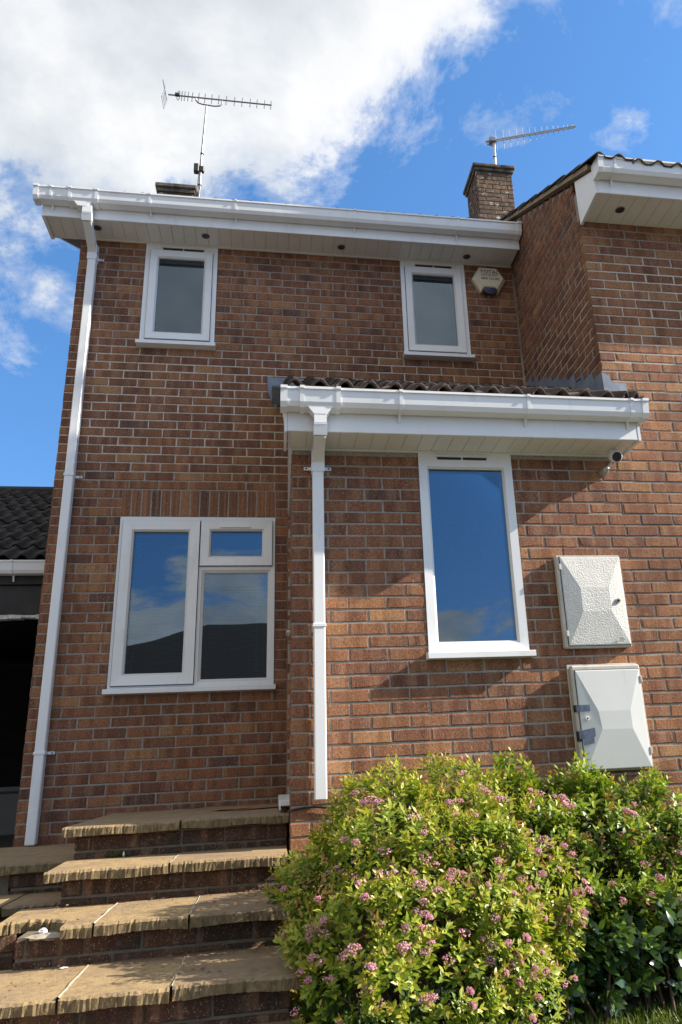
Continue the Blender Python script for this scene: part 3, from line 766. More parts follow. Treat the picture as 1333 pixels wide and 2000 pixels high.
def roof_sheet(x0, x1, y0, z0, y1, pitch, thick=0.03):
    z1 = z0+(y1-y0)*math.tan(pitch)
    m = MB(); m.prism([(y0, z0), (y1, z1), (y1, z1+thick), (y0, z0+thick)], 0, x0, x1); return m
# main roof: the eave course of tiles, then the covered slope
m = roof_sheet(-0.225, 3.87, FY+0.02, 4.822, 4.2, PITCH)
roof = m.build('roof', 'tile', house)
tile_rows(roof, TILE, -0.24, 13, -0.352, 4.838, PITCH, 3)
m = MB(); m.prism([(4.2, 4.80+4.45*0.554), (8.7, 4.80), (8.7, 4.85), (4.2, 4.85+4.45*0.554+0.05)], 0, -0.225, 3.87); m.build('rear_slope', 'tile', roof)
m = MB(); m.prism([(0.107, 4.9), (8.3, 4.9), (4.2, 7.1)], 0, 0.0045, 0.1065); m.build('gable_wall', 'mortar_house', house)
m = roof_sheet(-0.225, 3.87, 0.62, 5.385, 4.25, PITCH, 0.03); m.build('tiled_slope', 'tile', roof)
# porch roof
m = roof_sheet(1.765, 3.905, QY+0.03, 2.245, -0.004, math.atan(0.553), 0.02)
m.box(3.905, 3.955, QY+0.03, PY-0.004, 2.25, 2.28)
proof = m.build('porch_roof', 'tile', house)
tile_rows(proof, TILE_P, 1.752, 7, -1.836, 2.300, math.atan(0.553), 6)
inst('tile', TILE_P, proof, (1.752+7*0.30, -1.836, 2.300), (math.atan(0.553)-0.045, 0, 0), (0.47, 0.82, 1))
# flashings
m = MB(); m.prism([(-0.012, 3.235), (-0.004, 3.355), (-0.0008, 3.355), (-0.0008, 3.10), (-0.25, 3.135), (-0.255, 3.15)], 0, 1.655, 3.895)
m.prism([(1.615, 3.36), (1.655, 3.362), (1.70, 3.20), (1.70, 3.05), (1.655, 3.12), (1.62, 3.22)], 1, -0.012, -0.001)
fl = m.build('flashing', 'lead', house)
m = MB(); n = 9
y = -1.50
pts_top = []; slope = 0.475
for k in range(10):
    ya = -1.4985+k*0.146; zt = 2.705+0.075*k
    pts_top += [(ya, zt-0.012), (ya+0.1375, zt+0.066-0.07 if False else zt-0.004)]
bot = [(-0.004, 3.16), (-1.4985, 2.38)]
poly = [(a, b) for a, b in pts_top if a < -0.02]
m.prism(poly + bot, 0, DX-0.0055, DX-0.0020)
sf = m.build('stepped_flashing', 'lead', nb)
m = MB(); m.prism([(3.906, 2.40), (4.075, 2.40), (4.075, 2.602), (3.968, 2.606), (3.962, 2.655), (3.906, 2.682)], 1, PY-0.008, PY-0.0032); m.build('corner_flashing', 'lead', nb)
m = MB(); m.tube([(DX-0.004, -1.16, 2.82), (DX-0.05, -1.18, 2.78)], 0.005, 6); m.build('cable_end', 'black_plastic', nb)
# neighbour roof with its stepped verge
ny0, nz0 = -1.885, 4.140
m = roof_sheet(3.93, 8.2, ny0+0.09, nz0+0.02, 4.2, PITCH, 0.03)
nroof = m.build('roof', 'tile', nb)
tile_rows(nroof, TILE, 3.862, 1, ny0-0.045, nz0+0.004, PITCH, 20)
tile_rows(nroof, TILE, 4.162, 9, ny0-0.036, nz0-0.018, PITCH, 2)
m = MB(); a = -1.80
m.prism([(a, 4.165), (4.2, 4.165+(4.2-a)*0.554), (4.2, 4.215+(4.2-a)*0.554), (a, 4.205)], 0, 3.876, 3.999); m.build('undercloak', 'undercloak', nroof)
m = MB(); m.prism([(4.2, 7.5), (8.7, 5.0), (8.7, 5.05), (4.2, 7.6)], 0, 3.93, 8.2); m.build('rear_slope', 'tile', nroof)
m = MB(); m.box(3.930, 8.2, 8.45, 8.55, -0.9, 5.0); m.box(8.1, 8.199, PY+0.107, 8.44, -0.9, 4.2); m.build('rear_wall', 'render_wall', nb)
# ---- chimneys
def chimney(parent, x0, x1, y0, y1, z0, z1, cap_h=0.10, over=0.045):
    m = MB(); m.box(x0+0.006, x1-0.006, y0+0.006, y1-0.006, z0, z1-cap_h); ch = m.build('chimney', 'mortar_steps', parent)
    n = int((z1-cap_h-z0)/0.075)
    for c_ in range(n):
        zb = z1-cap_h-0.075*(c_+1)+0.005; zt = zb+0.065
        for u0, u1 in lay(x0, x1, x0 if c_ % 2 else x0+0.1125, []):
            m = MB(); brick_into(m, 'y', u0, u1, zb, zt, y0); m.build('brick', 'chimney_brick', ch)
        for u0, u1 in lay(y0+0.047, y1, y0 if c_ % 2 == 0 else y0+0.1125, []):
            m = MB(); brick_into(m, 'x', u0, u1, zb, zt, x0); m.build('brick', 'chimney_brick', ch)
    m = MB(); m.cbox(x0-over*0.5, x1+over*0.5, y0-over*0.5, y1+over*0.5, z1-cap_h, z1-cap_h*0.55, 0.006)
    m.cbox(x0-over, x1+over, y0-over, y1+over, z1-cap_h*0.55+0.001, z1, 0.012); m.build('coping', 'coping', ch)
    return ch
chimney(house, 0.055, 0.52, 3.02, 3.60, 6.5, 7.95, 0.13, 0.045)
chimney(nb, 4.49, 5.02, 2.52, 3.05, 6.4, 8.31, 0.11, 0.05)

# ------------------------------------------------------------------ things fixed to the walls
def text_mesh(name, body, size, mat, parent, mtx, extrude=0.0006):
    cu = bpy.data.curves.new(name, 'FONT'); cu.body = body; cu.size = size; cu.align_x = 'CENTER'; cu.align_y = 'CENTER'; cu.extrude = extrude; cu.resolution_u = 3
    tmp = bpy.data.objects.new('tmp', cu); COL.objects.link(tmp)
    dg = bpy.context.evaluated_depsgraph_get(); me = bpy.data.meshes.new_from_object(tmp.evaluated_get(dg))
    bpy.data.objects.remove(tmp); bpy.data.curves.remove(cu)
    me.transform(Matrix.Translation(-origin(parent)) @ mtx); me.materials.clear(); me.materials.append(MATS[mat]); me.name = name
    o = bpy.data.objects.new(name, me); COL.objects.link(o); o.parent = parent; return o
FACE = Matrix.Rotation(math.radians(90), 4, 'X')        # text standing upright, facing -y

# upper meter box: stippled door with a raised ridge panel
b1 = thing('electric_meter_box', (3.615, PY, 0.79), 'upper stippled grey meter box with a round lock on the brick wall', 'meter box')
X0, X1, Z0, Z1 = 3.402, 3.826, 0.792, 1.362
m = MB(); m.cbox(X0, X1, PY-0.046, PY-0.001, Z0, Z1, 0.007); body = m.build('cabinet', 'gas_frame', b1)
dx0, dx1, dz0, dz1 = X0+0.022, X1-0.008, Z0+0.014, Z1-0.010
m = MB(); m.box(dx0-0.004, dx1+0.003, PY-0.0475, PY-0.040, dz0-0.004, dz1+0.003); m.build('seal', 'black_rubber', body)
def faceted(dx0, dx1, dz0, dz1, y, ix0, ix1, pts, lift):
    """door whose middle is lifted into a faceted panel: pts = inner polygon (x, z, lift)"""
    m = MB(); O = [(dx0, dz0), (dx1, dz0), (dx1, dz1), (dx0, dz1)]
    vs = [(a, y+0.006, b) for a, b in O] + [(a, y, b) for a, b in O] + [(a, y-l, b) for a, b, l in pts]
    return m, vs
cx0, cx1 = dx0+0.105, dx1-0.105; zm0, zm1 = dz0+0.20, dz1-0.20
y = PY-0.050
m = MB()
vs = [(dx0, y, dz0), (dx1, y, dz0), (dx1, y, dz1), (dx0, y, dz1), (cx0, y-0.022, zm0), (cx0, y-0.022, zm1), (cx1, y-0.022, zm1), (cx1, y-0.022, zm0),
      (dx0+0.006, y-0.002, dz0+0.006), (dx1-0.006, y-0.002, dz0+0.006), (dx1-0.006, y-0.002, dz1-0.006), (dx0+0.006, y-0.002, dz1-0.006)]
fs = [(8, 11, 5, 4), (11, 10, 6, 5), (10, 9, 7, 6), (9, 8, 4, 7), (4, 5, 6, 7), (0, 3, 11, 8), (3, 2, 10, 11), (2, 1, 9, 10), (1, 0, 8, 9)]
m.add(vs, [f[::-1] for f in fs]); m.box(dx0+0.001, dx1-0.001, y+0.0005, y+0.004, dz0+0.001, dz1-0.001)
d1 = m.build('door', 'meter_grp', b1)
m = MB(); m.tube([(3.763, y-0.002, 1.069), (3.763, y-0.024, 1.069)], [0.017, 0.015], 16); lk = m.build('lock', 'gas_frame', d1)
m = MB(); m.tube([(3.763, y-0.0238, 1.069), (3.763, y-0.0265, 1.069)], 0.009, 12); m.box(3.759, 3.767, y-0.030, y-0.0245, 1.062, 1.076); m.build('keyhole', 'black_plastic', lk)
for z in (Z1-0.075, Z0+0.085):
    m = MB(); m.cbox(dx0-0.012, dx0+0.004, y-0.006, y+0.004, z-0.018, z+0.018, 0.003); m.build('hinge', 'gas_frame', d1)
m = MB()
R0 = 0.0125
ring = [(3.757+R0*math.cos(k*math.pi/10), y-0.006, 0.836+R0*math.sin(k*math.pi/10)) for k in range(21)]
ring = [(a_, b_-0.006, c_) for a_, b_, c_ in ring]
m.tube(ring, 0.0012, 5, cap=False); m.build('maker_ring', 'black_rubber', d1)
text_mesh('maker_mark', 'N', 0.016, 'black_rubber', d1, Matrix.Translation((3.757, y-0.0125, 0.836)) @ FACE)

# lower gas meter box with taped door
b2 = thing('gas_meter_box', (3.63, PY, 0.10), 'lower smooth grey meter box patched with dark tape, above the shrub', 'meter box')
X0, X1, Z0, Z1 = 3.412, 3.846, 0.098, 0.688
m = MB(); m.cbox(X0-0.006, X1+0.004, PY-0.012, PY-0.001, Z0-0.002, Z1+0.012, 0.003); m.cbox(X0, X1, PY-0.060, PY-0.0125, Z0, Z1, 0.010); body = m.build('cabinet', 'gas_frame', b2)
y = PY-0.068; dx0, dx1, dz0, dz1 = X0+0.020, X1-0.012, Z0+0.008, Z1-0.030
m = MB(); m.box(dx0-0.004, dx1+0.003, PY-0.0625, PY-0.055, dz0-0.003, dz1+0.004); m.build('seal', 'black_rubber', body)
cx0, cx1 = dx0+0.118, dx1-0.098; zm0, zm1 = dz0+0.215, dz1-0.235
m = MB()
vs = [(dx0, y+0.004, dz0), (dx1, y+0.004, dz0), (dx1, y+0.004, dz1), (dx0, y+0.004, dz1), (cx0, y-0.019, zm0), (cx0-0.01, y-0.019, zm1), (cx1, y-0.019, zm1), (cx1, y-0.019, zm0),
      (dx0+0.005, y, dz0+0.005), (dx1-0.005, y, dz0+0.005), (dx1-0.005, y, dz1-0.005), (dx0+0.005, y, dz1-0.005)]
m.add(vs, [f[::-1] for f in fs]); m.box(dx0+0.001, dx1-0.001, y+0.0045, y+0.008, dz0+0.001, dz1-0.001)
d2 = m.build('door', 'gas_grp', b2)
m = MB(); m.tube([(3.470, y-0.004, 0.386), (3.470, y-0.015, 0.386)], [0.013, 0.011], 14); lk = m.build('lock', 'camera_white', d2)
m = MB(); m.tube([(3.470, y-0.0148, 0.386), (3.470, y-0.0158, 0.386)], 0.006, 10); m.build('keyhole', 'black_plastic', lk)
for z in (dz1-0.06, dz0+0.09):
    m = MB(); m.cbox(dx1-0.004, dx1+0.012, y-0.005, y+0.006, z-0.020, z+0.020, 0.003); m.build('hinge', 'gas_frame', d2)
def tape(x0, x1, za, zb, skew=0.0, top=0.0):
    m = MB(); t0, t1 = -0.0035, 0.0
    def yy(x): return y-0.0035-max(0, (x-dx0-0.005))*0.165
    xs = [x0, dx0+0.004, (dx0+x1)/2, x1]; vs = []
    for x in xs:
        f = (x-x0)/(x1-x0)
        yv = (PY-0.0635) if x <= dx0-0.002 else yy(x)
        vs += [(x, yv-0.001, za+skew*f), (x, yv-0.001, zb+skew*f+top*f), (x, yv+0.002, za+skew*f), (x, yv+0.002, zb+skew*f+top*f)]
    q = []
    for i in range(3):
        o = i*4; q += [(o, o+4, o+5, o+1), (o+2, o+3, o+7, o+6), (o+1, o+5, o+7, o+3), (o, o+2, o+6, o+4)]
    q += [(0, 1, 3, 2), (12, 14, 15, 13)]
    m.add(vs, q); return m
tape(X0+0.004, dx0+0.060, 0.425, 0.462).build('tape_strip', 'duct_tape', d2)
tape(X0+0.004, dx0+0.074, 0.275, 0.318, 0.010, 0.006).build('tape_strip', 'duct_tape', d2)
tape(dx0+0.002, dx0+0.064, 0.240, 0.2745, 0.010).build('tape_strip', 'duct_tape', d2)
for za, zb in ((0.424, 0.463), (0.262, 0.318)):
    m = MB(); m.box(X0-0.0015, X0+0.019, PY-0.0635, PY-0.030, za, zb); m.build('black_tape', 'black_tape', d2)

# alarm bell box
al = thing('alarm_box', (3.655, 0.0, 4.30), 'cream hexagonal burglar alarm box with dark lettering under the eave', 'alarm box')
def hexa(s_, y0, y1, cx=3.655, cz=4.462):
    P = [(-0.088, 0.128), (0.088, 0.128), (0.163, 0.0), (0.088, -0.138), (0.052, -0.118), (-0.052, -0.118), (-0.088, -0.138), (-0.163, 0.0)]
    return [(cx+a*s_, cz+b*s_) for a, b in P]
m = MB(); A = hexa(1.0, 0, 0); B = hexa(0.80, 0, 0); n = 8
vs = [(a, -0.001, b) for a, b in A] + [(a, -0.040, b) for a, b in A] + [(a, -0.072, b) for a, b in B]
fs8 = []
for i in range(8):
    j = (i+1) % 8; fs8 += [(i, j, 8+j, 8+i), (8+i, 8+j, 16+j, 16+i)]
fs8 += [tuple(range(16, 24))]
m.add(vs, fs8); sh = m.build('cover', 'cream_plastic', al)
m = MB()
arc = [(3.655+0.068*math.cos(t_), 4.345+0.055*math.sin(t_)) for t_ in [math.pi*(1+k/10) for k in range(11)]]
m.prism(arc, 1, -0.062, -0.0415); m.prism([(3.598, 4.3452), (3.712, 4.3452), (3.700, 4.372), (3.610, 4.372)], 1, -0.0615, -0.010); m.build('strobe_lens', 'blue_lens', al)
for sx in (-1, 1):
    m = MB(); m.tube([(3.655+sx*0.068, -0.069, 4.375), (3.655+sx*0.068, -0.0745, 4.375)], 0.008, 10); m.build('screw_cap', 'gas_frame', sh)
text_mesh('lettering', 'TOTAL', 0.057, 'print_dark', sh, Matrix.Translation((3.655, -0.0728, 4.522)) @ FACE)
text_mesh('lettering', 'FIRE & SECURITY', 0.0215, 'print_dark', sh, Matrix.Translation((3.655, -0.0728, 4.488)) @ FACE)
text_mesh('lettering', '0800 525382', 0.034, 'print_dark', sh, Matrix.Translation((3.660, -0.0728, 4.450)) @ FACE)

# security camera at the porch corner
sc = thing('security_camera', (3.845, PY-0.05, 1.90), 'small white security camera under the right porch corner', 'camera')
hd = Vector((3.848, PY-0.135, 1.995)); dr = Vector((-0.10, -1.0, -0.42)).normalized()
m = MB(); m.tube([(3.858, PY-0.09, 2.052), (3.856, PY-0.10, 2.02)], [0.030, 0.018], 14); m.build('mount', 'camera_white', sc, smooth=True)
m = MB(); m.tube([hd-dr*0.062, hd-dr*0.055, hd-dr*0.02, hd+dr*0.03, hd+dr*0.034], [0.012, 0.028, 0.036, 0.037, 0.035], 18); hb = m.build('body', 'camera_white', sc, smooth=True)
m = MB(); m.tube([hd+dr*0.0335, hd+dr*0.036], [0.033, 0.029], 18); m.build('lens', 'camera_glass', hb)
m = MB(); m.tube([(3.812, PY-0.001, 1.935), (3.814, PY-0.05, 1.935), (3.820, PY-0.075, 1.945)], [0.027, 0.022, 0.010], 14); m.tube([(3.820, PY-0.07, 1.945), (3.850, PY-0.09, 1.985)], 0.008, 8); m.build('bracket', 'galv', sc)

# aerials
ae = thing('tv_aerial', (0.60, 3.75, 7.4), 'long pronged television aerial on a mast by the low left chimney', 'aerial', 'roof aerials')
yA = 3.10
m = MB(); m.tube([(0.592, yA, 7.2), (0.585, yA, 7.95), (0.600, yA, 8.7), (0.628, yA, 9.50)], [0.019, 0.019, 0.0165, 0.0165], 10); m.build('mast', 'galv', ae)
m = MB(); m.tube([(0.575, yA-0.02, 7.3), (0.555, yA-0.02, 7.9), (0.572, yA-0.02, 8.2), (0.61, yA-0.02, 9.0), (0.615, yA, 9.5)], 0.005, 5); m.tube([(0.62, yA-0.02, 7.2), (0.60, yA-0.02, 7.95), (0.60, yA-0.02, 8.3)], 0.004, 5); m.build('cable', 'black_plastic', ae)
m = MB(); m.cbox(0.50, 0.57, yA-0.05, yA+0.03, 8.26, 8.40, 0.008); m.cbox(0.57, 0.64, yA-0.03, yA+0.03, 8.28, 8.38, 0.008); m.build('amplifier_box', 'black_plastic', ae)
m = MB()
for z in (7.78, 8.04, 8.6): m.tube([(0.588+(z-7.95)*0.02, yA, z), (0.588+(z-7.95)*0.02, yA, z+0.02)], 0.026, 10)
m.build('mast_clamp', 'black_plastic', ae)
def boomp(x): return (x, yA, 9.655-(x-0.075)*0.004)
m = MB(); m.tube([boomp(0.075), boomp(1.575)], 0.012, 6); m.build('boom', 'alu_dark', ae)
m = MB(); m.tube([boomp(0.47), (0.47, yA, 9.60), (0.50, yA, 9.555), (0.56, yA, 9.535), (0.74, yA, 9.52), (0.82, yA, 9.535), (0.845, yA, 9.57), boomp(0.845)], 0.010, 6); m.build('cradle', 'alu_dark', ae)
for x in (0.27, 0.31, 0.36, 0.42, 0.51, 0.60, 0.70, 0.80, 0.91, 1.03, 1.14, 1.26, 1.36, 1.47, 1.565):
    h = 0.088-0.008*(x-0.27); c_ = boomp(x)
    m = MB(); m.tube([(c_[0]-0.004, c_[1], c_[2]-h), (c_[0]+0.004, c_[1], c_[2]+h)], 0.0075, 5); m.build('element', 'alu_dark', ae)
m = MB(); c_ = boomp(0.20)
m.tube([(c_[0]+0.02*math.cos(k*math.pi/8)+0.02, c_[1]+0.03*math.sin(k*math.pi/8), c_[2]+0.12*math.sin(k*math.pi/8)) for k in range(17)], 0.005, 5, cap=False); m.cbox(0.17, 0.24, yA-0.02, yA+0.02, c_[2]-0.01, c_[2]+0.04, 0.005); m.build('dipole', 'black_plastic', ae)
m = MB(); c_ = boomp(0.07)
for k in range(-3, 4):
    m.tube([(c_[0]-0.03-0.012*abs(k), yA-0.12, c_[2]+k*0.052), (c_[0]-0.03-0.012*abs(k), yA+0.12, c_[2]+k*0.052)], 0.004, 5)
for s_ in (-1, 1): m.tube([(c_[0]-0.06, yA+s_*0.11, c_[2]-0.16), (c_[0]-0.02, yA+s_*0.11, c_[2]), (c_[0]-0.06, yA+s_*0.11, c_[2]+0.16)], 0.004, 5)
m.build('reflector', 'galv', ae)

a2 = thing('tv_aerial', (4.80, 2.60, 8.31), 'slim tapering television aerial on a short pole on the tall right chimney', 'aerial', 'roof aerials')
m = MB(); m.tube([(4.815, 2.60, 8.30), (4.835, 2.60, 8.93)], 0.021, 10); m.build('mast', 'galv', a2)
m = MB(); m.tube([(4.822, 2.60, 8.545), (4.8225, 2.60, 8.565)], 0.025, 10); m.build('mast_clamp', 'black_plastic', a2)
P0 = Vector((4.80, 2.60, 8.855)); P1 = Vector((5.985, 2.23, 8.905)); dd = (P1-P0).normalized()
m = MB(); m.tube([P0-dd*0.09+Vector((0, 0, 0.014)), P1+Vector((0, 0, 0.014))], 0.011, 6); m.tube([P0-dd*0.06-Vector((0, 0, 0.016)), P1-Vector((0, 0, 0.012))], 0.011, 6); m.build('boom', 'galv', a2)
m = MB(); m.cbox(4.765, 4.86, 2.555, 2.645, 8.82, 8.90, 0.006); m.tube([(4.75, 2.6, 8.85), (4.72, 2.6, 8.83), (4.73, 2.6, 8.78), (4.81, 2.6, 8.76)], 0.008, 6); m.build('bracket', 'alu_dark', a2)
for k in range(15):
    f = 0.06+0.93*(1-(1-k/14)**1.25); h = 0.165*(1-f)+0.04; c_ = P0+dd*(P1-P0).length*f
    m = MB(); s_ = 1 if k % 2 else -1
    m.tube([c_-Vector((0, 0, h)), c_+Vector((0.006*s_, 0, h))], 0.0030, 5); m.build('element', 'alu_dark', a2)

# ------------------------------------------------------------------ garden steps
steps = thing('garden_steps', (1.2, -2.0, -0.90), 'worn stone-slab steps on brick risers below the lower window', 'steps')
def slab(parent, x0, x1, y0, y1, z, th=0.045, notch=None, tilt=0.0, tint=None, rough_left=False):
    """stone slab with a tooled, ragged front edge; ring outline refined along the front"""
    top = []; n = max(6, int((x1-x0)/0.0085))
    front = []
    for i in range(n+1):
        x = x0+(x1-x0)*i/n+(random.uniform(-.003, .003) if 0 < i < n else 0); yy = y0+random.choice((-.004, -.002, 0, .001, .006))*random.random()+0.005*math.sin(x*13+y0*9)+0.003*math.sin(x*37+y0)
        if notch:
            for a, b, dpt in notch:
                if a <= x <= b: yy = y0+dpt*(0.55+0.45*math.sin(math.pi*(x-a)/(b-a)))+random.uniform(-.012, .012)
        front.append((x, yy))
    if rough_left: front[0] = (x0+0.02, y0+0.035); front[1] = (x0+0.025, y0+0.01)
    back = [(x1, y1), (x0, y1)]
    zf = lambda x: z+tilt*(x-x0)
    vs = []; fs = []
    N = len(front)
    for x, yy in front: vs.append((x, yy+0.008+random.uniform(0, .005), zf(x)-random.uniform(0, .002)))            # 0..N-1 top arris
    for x, yy in front: vs.append((x, yy+random.uniform(-.002, .003), zf(x)-0.008-random.uniform(0, .004)))       # N..2N-1
    for x, yy in front: vs.append((x+random.uniform(-.002, .002), yy+0.004+random.uniform(-.002, .003), zf(x)-th+random.uniform(-.0012, .0012)+0.003*math.sin(x*17)))   # 2N.. bottom
    b0 = len(vs)
    for x, yy in back: vs.append((x, yy, zf(x)))
    for x, yy in back: vs.append((x, yy, zf(x)-th))
    for i in range(N-1):
        fs += [(N+i, N+i+1, i+1, i), (2*N+i, 2*N+i+1, N+i+1, N+i)]
    fs += [tuple(range(N)) + (b0, b0+1)]
    fs += [tuple(range(3*N-1, 2*N-1, -1)) + (b0+3, b0+2)]
    fs += [(N-1, 2*N-1, 3*N-1, b0+2, b0), (0, b0+1, b0+3, 2*N, N)]
    m = MB(); m.add(vs, fs, (random.random() if tint is None else tint, random.random(), 0.5))
    return m.build('slab', 'slab', parent)
def riser(parent, x0, x1, y, ztop, zbot, off=0.0):
    m = MB(); m.box(x0+0.006, x1-0.006, y+0.008, y+0.30, zbot-0.05, ztop); r = m.build('riser', 'mortar_steps', parent)
    z = ztop-0.008
    k = 0
    while z > zbot-0.05:
        for u0, u1 in lay(x0, x1, x0+off+(0.1125 if k % 2 else 0.0), []):
            m = MB(); brick_into(m, 'y', u0, u1, z-0.065, z, y+random.uniform(-.003, .003)); m.build('brick', 'step_brick', r)
        z -= 0.077; k += 1
    return r
def joint(parent, x, y0, y1, z):
    m = MB(); n = 8; vs = []
    for i in range(n+1):
        yy = y0+(y1-y0)*i/n; dx = random.uniform(-.003, .003); w = random.uniform(.006, .010)
        vs += [(x+dx-w, yy, z-0.003), (x+dx, yy, z+0.003+random.uniform(-.001, .002)), (x+dx+w, yy, z-0.003)]
    fs_ = []
    for i in range(n): o = i*3; fs_ += [(o, o+1, o+4, o+3), (o+1, o+2, o+5, o+4)]
    m.add(vs, fs_); m.build('mortar_joint', 'joint_mortar', parent)
ZT = [-0.040, -0.200, -0.355, -0.510, -0.665, -0.815]
FT = [-1.385, -1.795, -2.245, -2.672, -3.09, -3.50]          # front edges
# top landing
slab(steps, 0.630, 1.212, FT[0], -0.006, ZT[0]+0.002, tint=0.55); slab(steps, 1.222, 1.782, FT[0]+0.012, -0.006, ZT[0]+0.006, tint=0.8)
riser(steps, 0.685, 1.775, FT[0]+0.075, ZT[0]-0.045, ZT[1], 0.09)
m = MB(); m.box(0.690, 1.775, FT[0]+0.381, -0.008, ZT[1]-0.7, ZT[0]-0.046); m.build('landing_core', 'mortar_steps', steps)
# flight
slab(steps, 0.655, 1.214, FT[1], FT[0]+0.10, ZT[1], tint=0.15, rough_left=True); slab(steps, 1.224, 1.770, FT[1]+0.008, FT[0]+0.10, ZT[1]+0.003, tint=0.4)
joint(steps, 1.219, FT[1]+0.01, FT[0]+0.046, ZT[1]+0.001)
riser(steps, 0.735, 1.760, FT[1]+0.075, ZT[1]-0.045, ZT[2], 0.10)
slab(steps, 0.560, 0.985, FT[2], FT[1]+0.10, ZT[2]-0.004, notch=[(0.50, 0.865, 0.235)], tint=0.1, rough_left=True)
slab(steps, 0.995, 1.358, FT[2], FT[1]+0.10, ZT[2], tint=0.2); slab(steps, 1.368, 1.775, FT[2]-0.01, FT[1]+0.10, ZT[2]+0.004, tint=0.95)
joint(steps, 0.990, FT[2]+0.01, FT[1]+0.046, ZT[2]-0.001); joint(steps, 1.363, FT[2]+0.01, FT[1]+0.046, ZT[2]+0.001)
riser(steps, 0.680, 1.760, FT[2]+0.075, ZT[2]-0.045, ZT[3], 0.045)
slab(steps, 0.20, 0.968, FT[3], FT[2]+0.10, ZT[3]-0.002, tint=0.1); slab(steps, 0.978, 1.345, FT[3]-0.004, FT[2]+0.10, ZT[3], tint=0.25); slab(steps, 1.355, 1.800, FT[3], FT[2]+0.10, ZT[3]+0.004, tint=0.9)
joint(steps, 0.973, FT[3]+0.008, FT[2]+0.046, ZT[3]); joint(steps, 1.350, FT[3]+0.008, FT[2]+0.046, ZT[3]+0.001)
riser(steps, 0.25, 1.765, FT[3]+0.065, ZT[3]-0.045, ZT[4], 0.12)
slab(steps, 0.20, 0.90, FT[4], FT[3]+0.10, ZT[4], tint=0.2); slab(steps, 0.91, 1.36, FT[4], FT[3]+0.10, ZT[4], tint=0.6); slab(steps, 1.37, 1.815, FT[4], FT[3]+0.10, ZT[4]+0.003, tint=0.9)
riser(steps, 0.25, 1.765, FT[4]+0.040, ZT[4]-0.045, ZT[5], 0.02)
slab(steps, 0.20, 0.98, FT[5], FT[4]+0.10, ZT[5], tint=0.3); slab(steps, 0.99, 1.80, FT[5], FT[4]+0.10, ZT[5], tint=0.6)
riser(steps, 0.25, 1.765, FT[5]+0.040, ZT[5]-0.045, -1.0, 0.07)
# side steps going down to the drive on the left
slab(steps, -0.62, 0.655, -1.185, -0.006, -0.212, th=0.048, tint=0.7); riser(steps, 0.335, 0.640, -1.135, -0.260, -0.36, 0.02)
m = MB(); m.box(-0.55, 0.325, -1.11, -0.008, -0.9, -0.261); m.build('side_core', 'mortar_steps', steps)
slab(steps, 0.432, 0.700, -1.545, -1.05, -0.362, th=0.045, tint=0.75); slab(steps, -0.40, 0.424, -1.545, -1.05, -0.360, th=0.045, tint=0.3)
riser(steps, -0.35, 0.690, -1.505, -0.407, -0.51, 0.04); riser(steps, 0.20, 0.640, -2.02, -0.400, -0.51, 0.0)
slab(steps, -0.45, 0.640, -2.00, -1.40, -0.520, th=0.045, tint=0.5); riser(steps, -0.40, 0.66, -1.97, -0.565, -0.9, 0.05)

# bits lying on the steps
m = MB(); rr = []
def lump(name, c, r, mat, label, cat, flat=0.5, seed=0, stretch=1.0):
    rnd = random.Random(seed); m = MB(); vs = []; fs_ = []; a, b = 7, 10
    for i in range(a+1):
        th_ = math.pi*i/a
        for j in range(b):
            ph = 2*math.pi*j/b; k = 1+rnd.uniform(-.22, .22)
            vs.append((c[0]+r*k*stretch*math.sin(th_)*math.cos(ph), c[1]+r*k*math.sin(th_)*math.sin(ph), c[2]+r*flat*(1+k*math.cos(th_))*0.98))
    for i in range(a):
        for j in range(b): fs_.append((i*b+j, (i+1)*b+j, (i+1)*b+(j+1) % b, i*b+(j+1) % b))
    m.add(vs, fs_); return tag(m.build(name, mat), label, cat)
lump('mortar_lump', (0.765, -2.10, -0.405), 0.016, 'chalk', 'white pebble-like mortar lump at the broken slab corner', 'rubble', 0.8, 3)
lump('mortar_lump', (0.80, -2.18, -0.410), 0.05, 'joint_mortar', 'pale crumbled mortar bed exposed under the broken slab', 'rubble', 0.22, 5, 1.6)
lump('mortar_lump', (0.885, -2.215, -0.512), 0.011, 'chalk', 'small white chip on the lowest sunlit step', 'rubble', 0.3, 8, 1.6)
lump('stone_flake', (1.56, -0.62, -0.036), 0.15, 'rust_stone', 'thin rusty-brown stone flake on the top step', 'stone', 0.05, 9, 1.45)
lump('feather', (0.935, -1.335, -0.198), 0.008, 'chalk', 'small pale feather against the riser of the second step', 'feather', 1.6, 4, 0.7)
m = MB(); m.tube([(1.775, -1.502, -0.02), (1.80, -1.515, -0.012), (1.86, -1.512, -0.005), (1.93, -1.512, -0.004), (2.05, -1.513, -0.02)], 0.006, 6)
tag(m.build('black_cable', 'black_plastic'), 'black cable running along the base of the porch wall', 'cable')

